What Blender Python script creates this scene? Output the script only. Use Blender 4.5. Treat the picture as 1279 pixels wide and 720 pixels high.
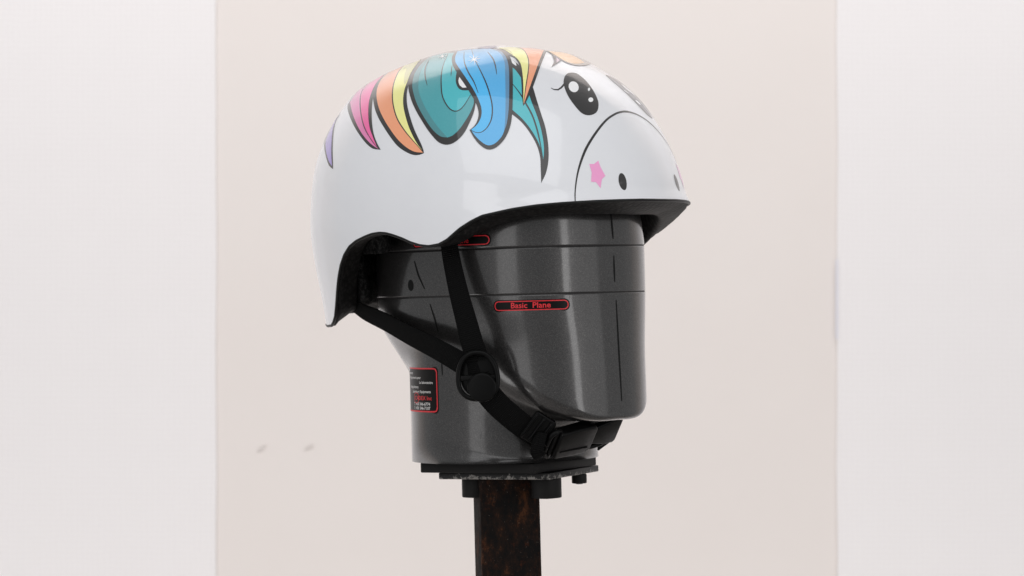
import bpy, bmesh, math, random
import numpy as np
from mathutils import Vector, Matrix, noise
from mathutils.geometry import delaunay_2d_cdt
scene = bpy.context.scene
for o in list(bpy.data.objects): bpy.data.objects.remove(o)
R = math.radians
EYE = 1.35                                   # camera height in metres, lens level with the headform's basic plane
# ------------------------------------------------------------------ camera
cam_d = bpy.data.cameras.new('camera'); cam = bpy.data.objects.new('camera', cam_d); scene.collection.objects.link(cam)
cam.location = (0, -2.0, EYE); cam.rotation_euler = (R(90), 0, 0)
cam_d.sensor_width = 36; cam_d.lens = 36*3636.4/1279; cam_d.clip_start = .05; cam_d.clip_end = 50
cam_d.dof.use_dof = True; cam_d.dof.focus_distance = 1.925; cam_d.dof.aperture_fstop = 13
scene.camera = cam
# ------------------------------------------------------------------ world: even studio bounce
w = bpy.data.worlds.new('World'); scene.world = w; w.use_nodes = True
w.node_tree.nodes['Background'].inputs[0].default_value = (.98, .99, 1, 1)
w.node_tree.nodes['Background'].inputs[1].default_value = .43
# ------------------------------------------------------------------ studio lamps
def area(name, loc, target, sx, sy, power, col=(1, 1, 1)):
    d = bpy.data.lights.new(name, 'AREA'); d.shape = 'RECTANGLE'; d.size = sx; d.size_y = sy; d.energy = power; d.color = col
    o = bpy.data.objects.new(name, d); scene.collection.objects.link(o); o.location = loc
    o.rotation_euler = (Vector(target)-Vector(loc)).to_track_quat('-Z', 'Y').to_euler(); return o
T = (0, 0, EYE)
area('front_softbox', (-.35, -1.5, EYE+1.75), T, 2.6, 2.1, 18.5, (.985, .985, 1))
area('key_softbox', (-1.68, -.90, EYE-1.0), T, .75, .65, 4.5, (1, .99, .99))
area('strip_softbox_left', (-1.15, -1.75, EYE+.10), T, .70, 1.15, 3.2, (1, .99, .99))
area('strip_softbox', (1.28, -1.72, EYE+.1), T, .38, 1.3, 5.2, (1, .99, .99))
area('side_softbox', (1.88, -1.0, EYE+.2), T, 1.4, 1.6, 3.6, (1, .99, .99))
area('backdrop_lamp', (0, .35, EYE+1.5), (0, 1.1, EYE+1.34), 2.8, .5, 25.5, (1, .985, .98))
area('backdrop_lamp', (0, .35, EYE-1.2), (0, 1.1, EYE-1.02), 2.8, .4, 8.5, (1, .975, .955))
scene.view_settings.view_transform = 'Standard'; scene.view_settings.look = 'None'
scene.view_settings.exposure = 0.0; scene.view_settings.gamma = 1.0; scene.view_settings.use_curve_mapping = False
scene.cycles.max_bounces = 8
# ------------------------------------------------------------------ materials
def srgb(h):
    c = [int(h[i:i+2], 16)/255 for i in (0, 2, 4)]
    return tuple(((x+.055)/1.055)**2.4 if x > .04045 else x/12.92 for x in c)
class Mat:
    def __init__(s, name, col=(.5, .5, .5), rough=.5, metal=0, coat=0, coat_r=.05, spec=.5):
        s.m = bpy.data.materials.new(name); s.m.use_nodes = True; s.t = s.m.node_tree; s.b = s.t.nodes['Principled BSDF']
        i = s.b.inputs; i['Base Color'].default_value = (*col, 1); i['Roughness'].default_value = rough; i['Metallic'].default_value = metal
        i['Coat Weight'].default_value = coat; i['Coat Roughness'].default_value = coat_r; i['Specular IOR Level'].default_value = spec
        s.m.diffuse_color = (*col, 1)
    def n(s, typ, **kw):
        x = s.t.nodes.new(typ)
        for k, v in kw.items():
            if k in x.inputs: x.inputs[k].default_value = v
            else: setattr(x, k, v)
        return x
    def l(s, a, b): s.t.links.new(a, b)
    def tc(s, which='Object', scale=(1, 1, 1)):
        t = s.n('ShaderNodeTexCoord'); mp = s.n('ShaderNodeMapping'); mp.inputs['Scale'].default_value = scale
        s.l(t.outputs[which], mp.inputs[0]); return mp.outputs[0]
    def noise(s, scale, detail=4, rough=.6, vec=None):
        x = s.n('ShaderNodeTexNoise'); x.inputs['Scale'].default_value = scale; x.inputs['Detail'].default_value = detail
        x.inputs['Roughness'].default_value = rough; s.l(vec or s.tc(), x.inputs['Vector']); return x.outputs['Fac']
    def ramp(s, fac, stops):
        x = s.n('ShaderNodeValToRGB'); e = x.color_ramp.elements
        while len(e) < len(stops): e.new(.5)
        for k, (p, c) in enumerate(stops):
            e[k].position = p; e[k].color = (*c, 1) if len(c) == 3 else c
        s.l(fac, x.inputs[0]); return x.outputs[0]
    def g(s, v): return (v, v, v)
    def bump(s, h, strength, dist):
        x = s.n('ShaderNodeBump'); x.inputs['Strength'].default_value = strength; x.inputs['Distance'].default_value = dist
        s.l(h, x.inputs['Height']); s.l(x.outputs[0], s.b.inputs['Normal']); return x
G = lambda v: (v, v, v)
# glossy white shell
m = Mat('shell_white', (.86, .87, .90), .3, coat=1, coat_r=.03); SHELL = m.m
n1 = m.noise(60, 3); m.l(m.ramp(n1, [(.3, (.845, .853, .885)), (.7, (.862, .87, .90))]), m.b.inputs['Base Color'])
m.bump(m.noise(14, 2), .02, .001)
m.l(m.ramp(m.noise(22, 6, .7), [(.35, G(.02)), (.75, G(.07))]), m.b.inputs['Coat Roughness'])
INK = {}
def ink(key, hexa, hexb=None):
    k = .55 if key.startswith('ink') else 1.24
    a, b = [tuple(min(.99, x*k) for x in srgb(h)) for h in (hexa, hexb or hexa)]
    mm = Mat('ink_'+key, a, .35, coat=1, coat_r=.03)
    f = mm.noise(900, 2)
    mm.l(mm.ramp(f, [(.35, a), (.65, tuple(min(1, x*.55+y*.45) for x, y in zip(a, b)))]), mm.b.inputs['Base Color'])
    INK[key] = mm.m
ink('ink', '262324', '2b2828'); ink('inkb', '1b2430', '202c3a'); ink('inkp', '54444c', '5c4c54')
ink('lav', '9280c4', 'a191cf'); ink('pink', 'ee5c9c', 'f06aa4'); ink('pinkd', 'd873a8', 'd984b0'); ink('pinks', 'fb98c6', 'fb9fca')
ink('pinkg', 'b79aa6', 'bfa6b0'); ink('orange', 'fd9870', 'fda078'); ink('yellow', 'f6e48e', 'f4e59c'); ink('khaki', 'c9c488', 'cfca92')
ink('tealsh', '3f7f86', '47888e'); ink('teald', '3c969e', '469ea5'); ink('teal', '3aaeb8', '46b3bc')
ink('blue', '3caef6', '48b4f7'); ink('blued', '48a6dd', '54acdf'); ink('bluesh', '4c7fa4', '5788ab')
ink('white', 'e6e6ea', 'ebebee'); ink('purple', '2c1f6c', '352878'); ink('ear', 'f8b684', 'f9c291'); ink('earg', '8f8379', '9b8f85')
# expanded-foam liner, black
m = Mat('foam_black', (.022, .021, .021), .6, spec=.2); FOAM = m.m
vo = m.n('ShaderNodeTexVoronoi', Scale=340.0); m.l(m.tc(), vo.inputs['Vector'])
m.l(m.ramp(vo.outputs['Distance'], [(.0, (.034, .032, .031)), (.35, (.010, .0095, .009)), (.7, (.005, .0045, .0045))]), m.b.inputs['Base Color'])
m.bump(vo.outputs['Distance'], .5, .0006)
m = Mat('fleece_black', (.012, .012, .012), .95, spec=.1); FLEECE = m.m
nf = m.noise(330, 6, .85); m.l(m.ramp(nf, [(.46, G(.003)), (.66, (.055, .054, .054))]), m.b.inputs['Base Color']); m.bump(nf, 1, .002)
m = Mat('trim_black', (.006, .006, .006), .4, spec=.25); TRIM = m.m
m.bump(m.noise(300, 2), .2, .0004)
m = Mat('plastic_black', (.0022, .0022, .0022), .40, spec=.13); PLASTIC = m.m
m.l(m.ramp(m.noise(200, 3), [(.3, G(.28)), (.7, G(.45))]), m.b.inputs['Roughness']); m.bump(m.noise(900, 2), .15, .0002)
# polyester webbing: ribs across the strap
m = Mat('webbing_black', (.004, .004, .004), .85, spec=.06); WEB = m.m
uv = m.n('ShaderNodeTexCoord'); wv = m.n('ShaderNodeTexWave', Scale=.235, Distortion=.4); wv.bands_direction = 'Y'
m.l(uv.outputs['UV'], wv.inputs['Vector'])
wv2 = m.n('ShaderNodeTexWave', Scale=.35, Distortion=.6); wv2.bands_direction = 'X'; m.l(uv.outputs['UV'], wv2.inputs['Vector'])
ad = m.n('ShaderNodeMath', operation='ADD'); m.l(wv.outputs['Fac'], ad.inputs[0]); m.l(wv2.outputs['Fac'], ad.inputs[1])
m.l(m.ramp(ad.outputs[0], [(.1, G(.0018)), (.9, G(.0075))]), m.b.inputs['Base Color']); m.bump(ad.outputs[0], .8, .0005)
# headform: glossy dark grey metallic lacquer with fine flake
m = Mat('metallic_grey_lacquer', (.065, .063, .064), .36, metal=.7, coat=1, coat_r=.035); HEADM = m.m
vo = m.n('ShaderNodeTexVoronoi', Scale=2500.0); m.l(m.tc(), vo.inputs['Vector'])
bw = m.n('ShaderNodeRGBToBW'); m.l(vo.outputs['Color'], bw.inputs[0])
m.l(m.ramp(bw.outputs[0], [(.12, (.028, .0268, .0268)), (.5, (.042, .040, .0398)), (.80, (.062, .0592, .058)), (.95, (.092, .087, .085))]), m.b.inputs['Base Color'])
bp = m.n('ShaderNodeBump'); bp.inputs['Strength'].default_value = .12; bp.inputs['Distance'].default_value = .0002
m.l(bw.outputs[0], bp.inputs['Height']); m.l(bp.outputs[0], m.b.inputs['Normal'])
sc = m.noise(35, 6, .75, m.tc('Object', (1, 1, .35))); m.l(m.ramp(sc, [(.35, G(.10)), (.75, G(.20))]), m.b.inputs['Coat Roughness'])
cbp = m.n('ShaderNodeBump'); cbp.inputs['Strength'].default_value = .10; cbp.inputs['Distance'].default_value = .0006
cs = m.noise(240, 3, .8, m.tc('Object', (1, 1, .08))); m.l(m.ramp(cs, [(.30, G(0)), (.34, G(1))]), cbp.inputs['Height']); m.l(cbp.outputs[0], m.b.inputs['Coat Normal'])
m = Mat('scribe_dark', (.016, .014, .014), .6); SCRIBE = m.m; m.bump(m.noise(400, 2), .3, .0003)
m = Mat('mark_black', (.004, .004, .004), .5, spec=.15); MARK = m.m; m.bump(m.noise(400, 2), .1, .0002)
m = Mat('sticker_black', (.004, .0035, .0035), .35, spec=.15); STICK = m.m; m.bump(m.noise(300, 2), .1, .0002)
m = Mat('sticker_red', srgb('c8202a'), .45); SRED = m.m; m.l(m.ramp(m.noise(700, 2), [(.3, srgb('d01c28')), (.7, srgb('e42e38'))]), m.b.inputs['Base Color'])
m = Mat('sticker_white', (.62, .61, .6), .5); SWHITE = m.m; m.bump(m.noise(300, 2), .1, .0002)
m = Mat('worn_dark_steel', (.02, .018, .017), .8, metal=0, spec=.06); STEEL = m.m
a = m.noise(62, 12, .8, m.tc('Object', (1, 1, .6))); b = m.noise(150, 8, .75); c = m.noise(520, 4, .7)
rust = m.ramp(a, [(.45, (.0075, .0068, .0068)), (.54, (.018, .0105, .008)), (.61, (.06, .024, .012)), (.70, (.13, .055, .024))])
mix = m.n('ShaderNodeMix', data_type='RGBA'); m.l(m.ramp(b, [(.58, G(0)), (.66, G(1))]), mix.inputs[0])
m.l(rust, mix.inputs[6]); mix.inputs[7].default_value = (.04, .015, .009, 1)
mix2 = m.n('ShaderNodeMix', data_type='RGBA'); m.l(m.ramp(c, [(.66, G(0)), (.70, G(1))]), mix2.inputs[0])
m.l(mix.outputs[2], mix2.inputs[6]); mix2.inputs[7].default_value = (.16, .13, .11, 1)
m.l(mix2.outputs[2], m.b.inputs['Base Color']); m.l(m.ramp(b, [(.3, G(.6)), (.7, G(.9))]), m.b.inputs['Roughness']); m.bump(b, .35, .0008)
m = Mat('black_oxide', (.008, .0072, .007), .6, metal=0, spec=.2); OXIDE = m.m; m.bump(m.noise(260, 4), .3, .0004)
m = Mat('chipped_plate', (.02, .02, .02), .5, metal=.0, spec=.3); CHIP = m.m
c = m.noise(240, 6, .8)
sx = m.n('ShaderNodeSeparateXYZ'); m.l(m.tc(), sx.inputs[0])
mr = m.n('ShaderNodeMapRange'); m.l(sx.outputs['Z'], mr.inputs['Value']); mr.inputs['From Min'].default_value = 1.2209; mr.inputs['From Max'].default_value = 1.2253; mr.inputs['To Min'].default_value = .12; mr.inputs['To Max'].default_value = -.06
ad = m.n('ShaderNodeMath', operation='ADD'); m.l(c, ad.inputs[0]); m.l(mr.outputs[0], ad.inputs[1]); c = ad.outputs[0]
m.l(m.ramp(c, [(.57, (.007, .0065, .0065)), (.63, (.25, .235, .22))]), m.b.inputs['Base Color']); m.bump(c, .3, .0005)
# painted backdrop wall and woven panels
m = Mat('backdrop_paint', (.80, .745, .715), .8, spec=.2); WALL = m.m
m.l(m.ramp(m.noise(3.2, 5), [(.3, (.79, .728, .697)), (.7, (.81, .752, .722))]), m.b.inputs['Base Color']); m.bump(m.noise(45, 4), .15, .001)
m = Mat('woven_white_cloth', (.84, .82, .815), .9, spec=.15); CLOTH = m.m
wa = m.n('ShaderNodeTexWave', Scale=55.0, Distortion=3.5); wa.bands_direction = 'X'; m.l(m.tc(), wa.inputs['Vector'])
wb = m.n('ShaderNodeTexWave', Scale=55.0, Distortion=3.5); wb.bands_direction = 'Z'; m.l(m.tc(), wb.inputs['Vector'])
ad = m.n('ShaderNodeMath', operation='ADD'); m.l(wa.outputs['Fac'], ad.inputs[0]); m.l(wb.outputs['Fac'], ad.inputs[1])
ad2 = m.n('ShaderNodeMath', operation='ADD'); m.l(ad.outputs[0], ad2.inputs[0]); m.l(m.noise(26, 6, .7), ad2.inputs[1])
ml = m.n('ShaderNodeMath', operation='MULTIPLY'); m.l(ad2.outputs[0], ml.inputs[0]); ml.inputs[1].default_value = .33
m.l(m.ramp(ml.outputs[0], [(.2, (.845, .81, .81)), (.8, (.87, .84, .84))]), m.b.inputs['Base Color']); m.bump(ad2.outputs[0], .12, .0006)
m = Mat('floor_paint', (.42, .40, .385), .6); FLOORM = m.m; m.l(m.ramp(m.noise(8, 5), [(.3, (.40, .38, .365)), (.7, (.45, .43, .41))]), m.b.inputs['Base Color'])
m = Mat('lilac_tape', (.76, .755, .83), .6); TAPE = m.m; m.bump(m.noise(90, 2), .1, .0003)
m = Mat('scuff_grey', (.6, .55, .53), .9); SCUFF = m.m; m.l(m.ramp(m.noise(90, 3), [(.3, (.60, .55, .525)), (.7, (.74, .68, .655))]), m.b.inputs['Base Color'])
# ------------------------------------------------------------------ object helpers
def thing(name, label, cat, M):
    o = bpy.data.objects.new(name, None); scene.collection.objects.link(o); o.matrix_world = M; o.empty_display_size = .05
    o['label'] = label; o['category'] = cat; return o
def obj(name, verts, faces, mats, parent=None, smooth=True, label=None, fm=None, uvs=None, normals=None):
    me = bpy.data.meshes.new(name); me.from_pydata([tuple(v) for v in verts], [], faces)
    for mm in (mats if isinstance(mats, (list, tuple)) else [mats]): me.materials.append(mm)
    if smooth: me.polygons.foreach_set('use_smooth', [True]*len(me.polygons))
    if fm: me.polygons.foreach_set('material_index', fm)
    if uvs:
        ul = me.uv_layers.new(name='UVMap')
        for lp in me.loops: ul.data[lp.index].uv = uvs[lp.vertex_index]
    me.update()
    if normals: me.normals_split_custom_set_from_vertices(normals)
    o = bpy.data.objects.new(name, me); scene.collection.objects.link(o)
    if parent: o.parent = parent
    if label: o['label'] = label
    return o
def from_bm(name, bm, mat, parent=None, bevel=0, segs=3, smooth_angle=40, label=None):
    bmesh.ops.recalc_face_normals(bm, faces=bm.faces)
    if bevel:
        bmesh.ops.bevel(bm, geom=[e for e in bm.edges if len(e.link_faces) == 2 and e.calc_face_angle(0) > .6], offset=bevel, segments=segs, profile=.5, affect='EDGES')
    me = bpy.data.meshes.new(name); bm.to_mesh(me); bm.free(); me.materials.append(mat)
    me.polygons.foreach_set('use_smooth', [True]*len(me.polygons)); me.set_sharp_from_angle(angle=R(smooth_angle))
    o = bpy.data.objects.new(name, me); scene.collection.objects.link(o)
    if parent: o.parent = parent
    if label: o['label'] = label
    return o
def box_bm(bm, size, M=Matrix()):
    v = [bm.verts.new(M @ Vector((x*size[0]/2, y*size[1]/2, z*size[2]/2))) for x in (-1, 1) for y in (-1, 1) for z in (-1, 1)]
    for f in ((0, 1, 3, 2), (4, 6, 7, 5), (0, 4, 5, 1), (2, 3, 7, 6), (0, 2, 6, 4), (1, 5, 7, 3)): bm.faces.new([v[i] for i in f])
def cyl_bm(bm, r, h, M=Matrix(), n=40, r2=None):
    bmesh.ops.create_cone(bm, cap_ends=True, segments=n, radius1=r, radius2=r2 if r2 is not None else r, depth=h, matrix=M)
def tube(path, rad, n=10, closed=False):
    P = [Vector(p) for p in path]; N = len(P); V = []; F = []; up = None
    for i in range(N):
        t = (P[(i+1) % N]-P[i-1]) if closed or 0 < i < N-1 else (P[min(i+1, N-1)]-P[max(i-1, 0)])
        t.normalize()
        if up is None: up = t.orthogonal()
        up = (up-t*up.dot(t)).normalized(); s = t.cross(up)
        r = rad(i/(N-1)) if callable(rad) else rad
        for k in range(n):
            a = 2*math.pi*k/n; V.append(P[i]+(up*math.cos(a)+s*math.sin(a))*r)
    for i in range(N if closed else N-1):
        j = (i+1) % N
        for k in range(n): F.append((i*n+k, i*n+(k+1) % n, j*n+(k+1) % n, j*n+k))
    if not closed: F += [tuple(range(n-1, -1, -1)), tuple((N-1)*n+k for k in range(n))]
    return V, F
def crom(P, m=8):
    P = [Vector(p) for p in P]; out = []
    for i in range(len(P)-1):
        p0 = P[i-1] if i else P[i]*2-P[i+1]; p1, p2 = P[i], P[i+1]; p3 = P[i+2] if i+2 < len(P) else P[i+1]*2-P[i]
        for k in range(m):
            t = k/m; out.append(.5*((2*p1)+(-p0+p2)*t+(2*p0-5*p1+4*p2-p3)*t*t+(-p0+3*p1-3*p2+p3)*t**3))
    out.append(P[-1]); return out
def ribbon(name, path, norms, width, thick, mat, parent, m=8, label=None):
    """webbing strap: path points, outward normals; width and thickness in metres, rounded edges"""
    P = crom(path, m); Nn = crom(norms, m); V = []; F = []; U = []
    W = width if isinstance(width, (list, tuple)) else [width]*len(path)
    Wd = [float(np.interp(i/(len(P)-1)*(len(W)-1), range(len(W)), W)) for i in range(len(P))]
    s = 0; K = 0
    for i, p in enumerate(P):
        t = (P[min(i+1, len(P)-1)]-P[max(i-1, 0)]).normalized(); nn = (Nn[i]-t*Nn[i].dot(t)).normalized(); wd = t.cross(nn)
        if i: s += (p-P[i-1]).length
        prof = [(-1, 0), (-.97, .5), (-.5, .56), (0, .6), (.5, .56), (.97, .5), (1, 0), (.97, -.5), (0, -.5), (-.97, -.5)]; K = len(prof)
        for a, b in prof:
            V.append(p+wd*a*Wd[i]/2+nn*b*thick); U.append((a*Wd[i]*500, s*1000))
    for i in range(len(P)-1):
        for k in range(K): F.append((i*K+k, i*K+(k+1) % K, (i+1)*K+(k+1) % K, (i+1)*K+k))
    F += [tuple(range(K-1, -1, -1)), tuple((len(P)-1)*K+k for k in range(K))]
    return obj(name, V, F, mat, parent, uvs=U, label=label)
# ------------------------------------------------------------------ placement frames (the rig leans 1.5 degrees)
LEAN = Matrix.Rotation(R(-1.5), 4, 'Y')
def frame(yaw, z_mm=0):                      # origin on the post axis at z_mm above the lens level; +X forward, +Y to the left side
    return Matrix.Translation((-.0077, 0, EYE)) @ LEAN @ Matrix.Translation((0, 0, z_mm/1000)) @ Matrix.Rotation(yaw-math.pi/2, 4, 'Z')
# ------------------------------------------------------------------ setting
def struct(o): o['kind'] = 'structure'; return o
bm = bmesh.new(); box_bm(bm, (5, .1, 3.2), Matrix.Translation((0, 1.15, 1.6))); wall = struct(from_bm('wall', bm, WALL, bevel=.002, segs=1))
bm = bmesh.new(); box_bm(bm, (5, 4.6, .1), Matrix.Translation((0, -1.2, -.05))); struct(from_bm('floor', bm, FLOORM))
def scuff(cx, cz, L, a, seed):
    random.seed(seed); n = 16; V = []
    for k in range(n):
        t = 2*math.pi*k/n; x = L*math.cos(t)*(1+random.uniform(-.25, .25)); z = L*.30*math.sin(t)*(1+random.uniform(-.4, .4))
        V.append((cx+x*math.cos(a)-z*math.sin(a), 1.0988, cz+x*math.sin(a)+z*math.cos(a)))
    V += [(x, 1.1005, z) for x, _, z in V]
    F = [tuple(range(n))]+[(k, (k+1) % n, n+(k+1) % n, n+k) for k in range(n)]
    obj('paint_scuff', V, F, SCUFF, wall, smooth=False)
scuff(-.266, EYE-.1705, .0055, .55, 1); scuff(-.2155, EYE-.1690, .0055, .45, 4)
def panel(x0, x1, label, seed):
    """cloth-covered board standing on two feet against the wall"""
    M = Matrix.Translation(((x0+x1)/2, 1.0985, 0)); t = thing('cloth_panel', label, 'cloth panel', M)
    W = x1-x0; Hh = 2.6; nx, nz = 40, 80; V = []; F = []
    for j in range(nz+1):
        for i in range(nx+1):
            x = -W/2+W*i/nx; z = .02+Hh*j/nz
            edge = .0016*noise.noise(Vector((seed, z*9, i > nx/2))) if i in (0, nx) else 0
            V.append((x+edge, -.0008+.0004*noise.noise(Vector((x*5+seed, z*3, 0))), z))
    for j in range(nz):
        for i in range(nx): a = j*(nx+1)+i; F.append((a, a+1, a+nx+2, a+nx+1))
    o = obj('cloth', V, F, CLOTH, t); md = o.modifiers.new('thickness', 'SOLIDIFY'); md.thickness = .0018; md.offset = -1; o.modifiers.new('crisp_edges', 'EDGE_SPLIT').split_angle = R(40)
    for xx in (-W/2+.1, W/2-.1):
        bm = bmesh.new(); box_bm(bm, (.04, .05, .018), Matrix.Translation((xx, -.024, .009))); from_bm('foot', bm, OXIDE, t, bevel=.002)
    return t
panel(-1.25, -.3150, 'white woven cloth panel standing left of the helmet against the beige wall', 3)
pr = panel(.3460, 1.28, 'white woven cloth panel on the right, with a lilac strip on its inner edge', 8)
bm = bmesh.new(); box_bm(bm, (.0016, .0022, .085), Matrix.Translation((-.467-.0006, -.0013, EYE-.012))); from_bm('edge_tape', bm, TAPE, pr)
# ------------------------------------------------------------------ stand
Z_TOP = -117.4
stand = thing('test_stand', 'dark rusty square steel post with two bolted plates carrying the grey headform', 'stand', frame(0, -EYE*1000))
SB = EYE*1000
def rel(x, y, z): return Vector((x/1000, y/1000, (z+SB)/1000))
def ry(a): return Matrix.Rotation(R(a), 4, 'Z')
FIX = Matrix.Rotation(-(0-math.pi/2), 4, 'Z')          # stand mesh below is laid out with +X to picture right, +Y away from the lens
def sM(x, y, z, a=0): return FIX @ Matrix.Translation((x/1000, y/1000, (z+SB)/1000)) @ ry(a)
bm = bmesh.new()                                         # upper plate, two leaves meeting at the near corner
box_bm(bm, (.0887, .0887, .0068), sM(2.5, 0, Z_TOP-3.6, -29.7)); from_bm('upper_plate', bm, OXIDE, stand, bevel=.0008, segs=2)
bm = bmesh.new(); box_bm(bm, (.083, .083, .0044), sM(9.5, 2, Z_TOP-9.5, -25)); from_bm('lower_plate', bm, CHIP, stand, bevel=.0007, segs=2)
bm = bmesh.new()                                         # hollow square tube
hw = .0205
PH_ = EYE*1000+Z_TOP-11.9
def rr(hw, r, n=5):
    out = []
    for cx, cy, a0 in ((1, 1, 0), (-1, 1, 90), (-1, -1, 180), (1, -1, 270)):
        for k in range(n+1):
            a = R(a0+90*k/n); out.append((cx*(hw-r)+r*math.cos(a), cy*(hw-r)+r*math.sin(a)))
    return out
o_, i_ = rr(hw, .0032), rr(hw-.003, .001); n = len(o_); MM = sM(0, 0, 0, 8); V = []
for ring, z in ((o_, Z_TOP-11.8), (o_, -SB+14), (i_, -SB+14), (i_, Z_TOP-11.8)):
    V += [MM @ Vector((x, y, z/1000)) for x, y in ring]
F = [(s*n+k, s*n+(k+1) % n, ((s+1) % 4)*n+(k+1) % n, ((s+1) % 4)*n+k) for s in range(4) for k in range(n)]
po = obj('post', V, F, STEEL, stand); po.data.set_sharp_from_angle(angle=R(50))
bm = bmesh.new(); box_bm(bm, (.32, .32, .012), sM(0, 0, -SB+11, 8) @ Matrix.Rotation(R(1.5), 4, 'Y')); from_bm('base_plate', bm, OXIDE, stand, bevel=.001, segs=1)
for (x, y, r, h) in ((-20, -4, 10.2, 13.5), (27.5, -30, 10.2, 13.5), (50.5, 3, 5.2, 6.5), (-6, 32, 10.2, 13.5)):
    bm = bmesh.new(); cyl_bm(bm, r/1000, h/1000, sM(x, y, Z_TOP-11.8-h/2)); b_ = from_bm('bolt', bm, OXIDE, stand, bevel=.0007, segs=2)
    bm = bmesh.new(); cyl_bm(bm, r*.5/1000, .0006, sM(x, y, Z_TOP-11.8-h-.2), n=6); from_bm('hex_socket', bm, MARK, b_)
# ------------------------------------------------------------------ headform
HEAD_YAW = math.radians(47)
def interp(x, xs, ys):
    return float(np.interp(x, xs, ys))
def smooth_interp(x, xs, ys):
    i = max(0, min(len(xs)-2, int(np.searchsorted(xs, x))-1))
    t = min(1.0, max(0.0, (x-xs[i])/(xs[i+1]-xs[i])))
    def tan(j):
        if j == 0 or j == len(xs)-1: return 0.0
        return (ys[j+1]-ys[j-1])/(xs[j+1]-xs[j-1])
    h = xs[i+1]-xs[i]
    return ((2*t**3-3*t*t+1)*ys[i]+(t**3-2*t*t+t)*h*tan(i)+(3*t*t-2*t**3)*ys[i+1]+(t**3-t*t)*h*tan(i+1))
Z_BASIC, Z_REF, Z_NECK, Z_CROWN = -4.7, 26.4, -117.0, 132.0
def head_r(phi, z):
    s = 1.0 if z < 20 else max(0.0, 1-((z-20)/(Z_CROWN-20))**2.3)**(1/2.3)
    b = smooth_interp(z, [-95, -70, -40, -8, 20], [68, 69, 70.5, 75, 76])
    af = smooth_interp(z, [-90, -40, 20], [106.5, 105, 103.5])
    c, sn = math.cos(phi), math.sin(phi)
    w = .5+.5*math.tanh(c*3.5)
    a = 92+(af-92)*w; n = 2.1+.45*w
    return s/((abs(c)/a)**n+(abs(sn)/b)**n)**(1/n)
FIXED_ROWS = [(27.6, 0), (26.9, 0), (26.6, .55), (26.2, .55), (25.9, 0), (25, 0), (20, 0), (14, 0), (8, 0), (2, 0), (-3.5, 0), (-4.2, 0), (-4.5, .55), (-4.9, .55), (-5.2, 0), (-6, 0)]
PH = [0, 14, 30, 47, 60, 75, 90, 120, 150, 180]
def head_profile(phi):
    d = abs(math.degrees(phi))
    zc = smooth_interp(d, PH, [-89.5, -88.5, -79, -63, -50, -40, -34, -26, -23, -23])
    rho = smooth_interp(d, PH, [4.5, 5, 10, 16, 19, 22, 22, 18, 15, 15])
    sl = smooth_interp(d, PH, [.02, .05, .35, .8, 1.1, 1.2, 1.2, 1.3, 1.6, 1.6])
    rn = 64.0
    pts = []
    for i in range(1, 13):
        z = 30+(Z_CROWN-30)*math.cos(i/12*math.pi/2); pts.append((head_r(phi, z), z))
    z0 = zc+rho
    for z, g in FIXED_ROWS: pts.append((head_r(phi, z)-g, z))
    zs = [-6+(z0+6)*i/14 for i in range(1, 15)]
    pts += [(head_r(phi, z), z) for z in zs]
    p0 = pts[-1]; c = (head_r(phi, zc), zc)
    run = max(1.0, c[0]-rn)
    m = min(rho*1.15, run*.5)
    L = math.hypot(1, sl)
    p1 = (c[0]-m/L, zc-sl*m/L)
    for i in range(1, 9):
        t = i/8; pts.append(tuple((1-t)**2*p0[k]+2*t*(1-t)*c[k]+t*t*p1[k] for k in (0, 1)))
    cn = (rn, zc-sl*run); f = min(9.0, run*.4*L)
    q0 = (rn+f/L, cn[1]+sl*f/L); q1 = (rn, max(cn[1]-f, -112))
    for i in range(1, 5):
        t = i/4; pts.append(tuple(p1[k]+(q0[k]-p1[k])*t for k in (0, 1)))
    for i in range(1, 7):
        t = i/6; pts.append(tuple((1-t)**2*q0[k]+2*t*(1-t)*cn[k]+t*t*q1[k] for k in (0, 1)))
    for i in range(1, 5):
        t = i/4; pts.append((rn, q1[1]+(Z_NECK-q1[1])*t))
    return pts

HB = Z_NECK
head = thing('headform', 'glossy dark grey metallic test headform wearing the unicorn helmet', 'headform', frame(HEAD_YAW, HB))
def HV(phi, r, z): return Vector((r*math.cos(phi)/1000, -r*math.sin(phi)/1000, (z-HB)/1000))
NP = 240; V = [Vector((0, 0, (Z_CROWN-HB)/1000))]; F = []; FM = []; rows = None
for i in range(NP):
    p = -math.pi+2*math.pi*i/NP; pr_ = head_profile(p); rows = len(pr_)
    V += [HV(p, r, z) for r, z in pr_]
g1 = 12+2; g2 = 12+12
for i in range(NP):
    j = (i+1) % NP
    F.append((0, 1+i*rows, 1+j*rows)); FM.append(0)
    for k in range(rows-1):
        F.append((1+i*rows+k, 1+i*rows+k+1, 1+j*rows+k+1, 1+j*rows+k)); FM.append(1 if k in (g1-1, g1, g1+1, g2-1, g2, g2+1) else 0)
F.append(tuple(1+i*rows+rows-1 for i in range(NP))); FM.append(0)
obj('head', V, F, [HEADM, SCRIBE], head, fm=FM)
def head_surf(phi, z, off, neck=False):
    if neck: return HV(phi, 64+off, z)
    return HV(phi, head_r(phi, z)+off, z)
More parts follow.
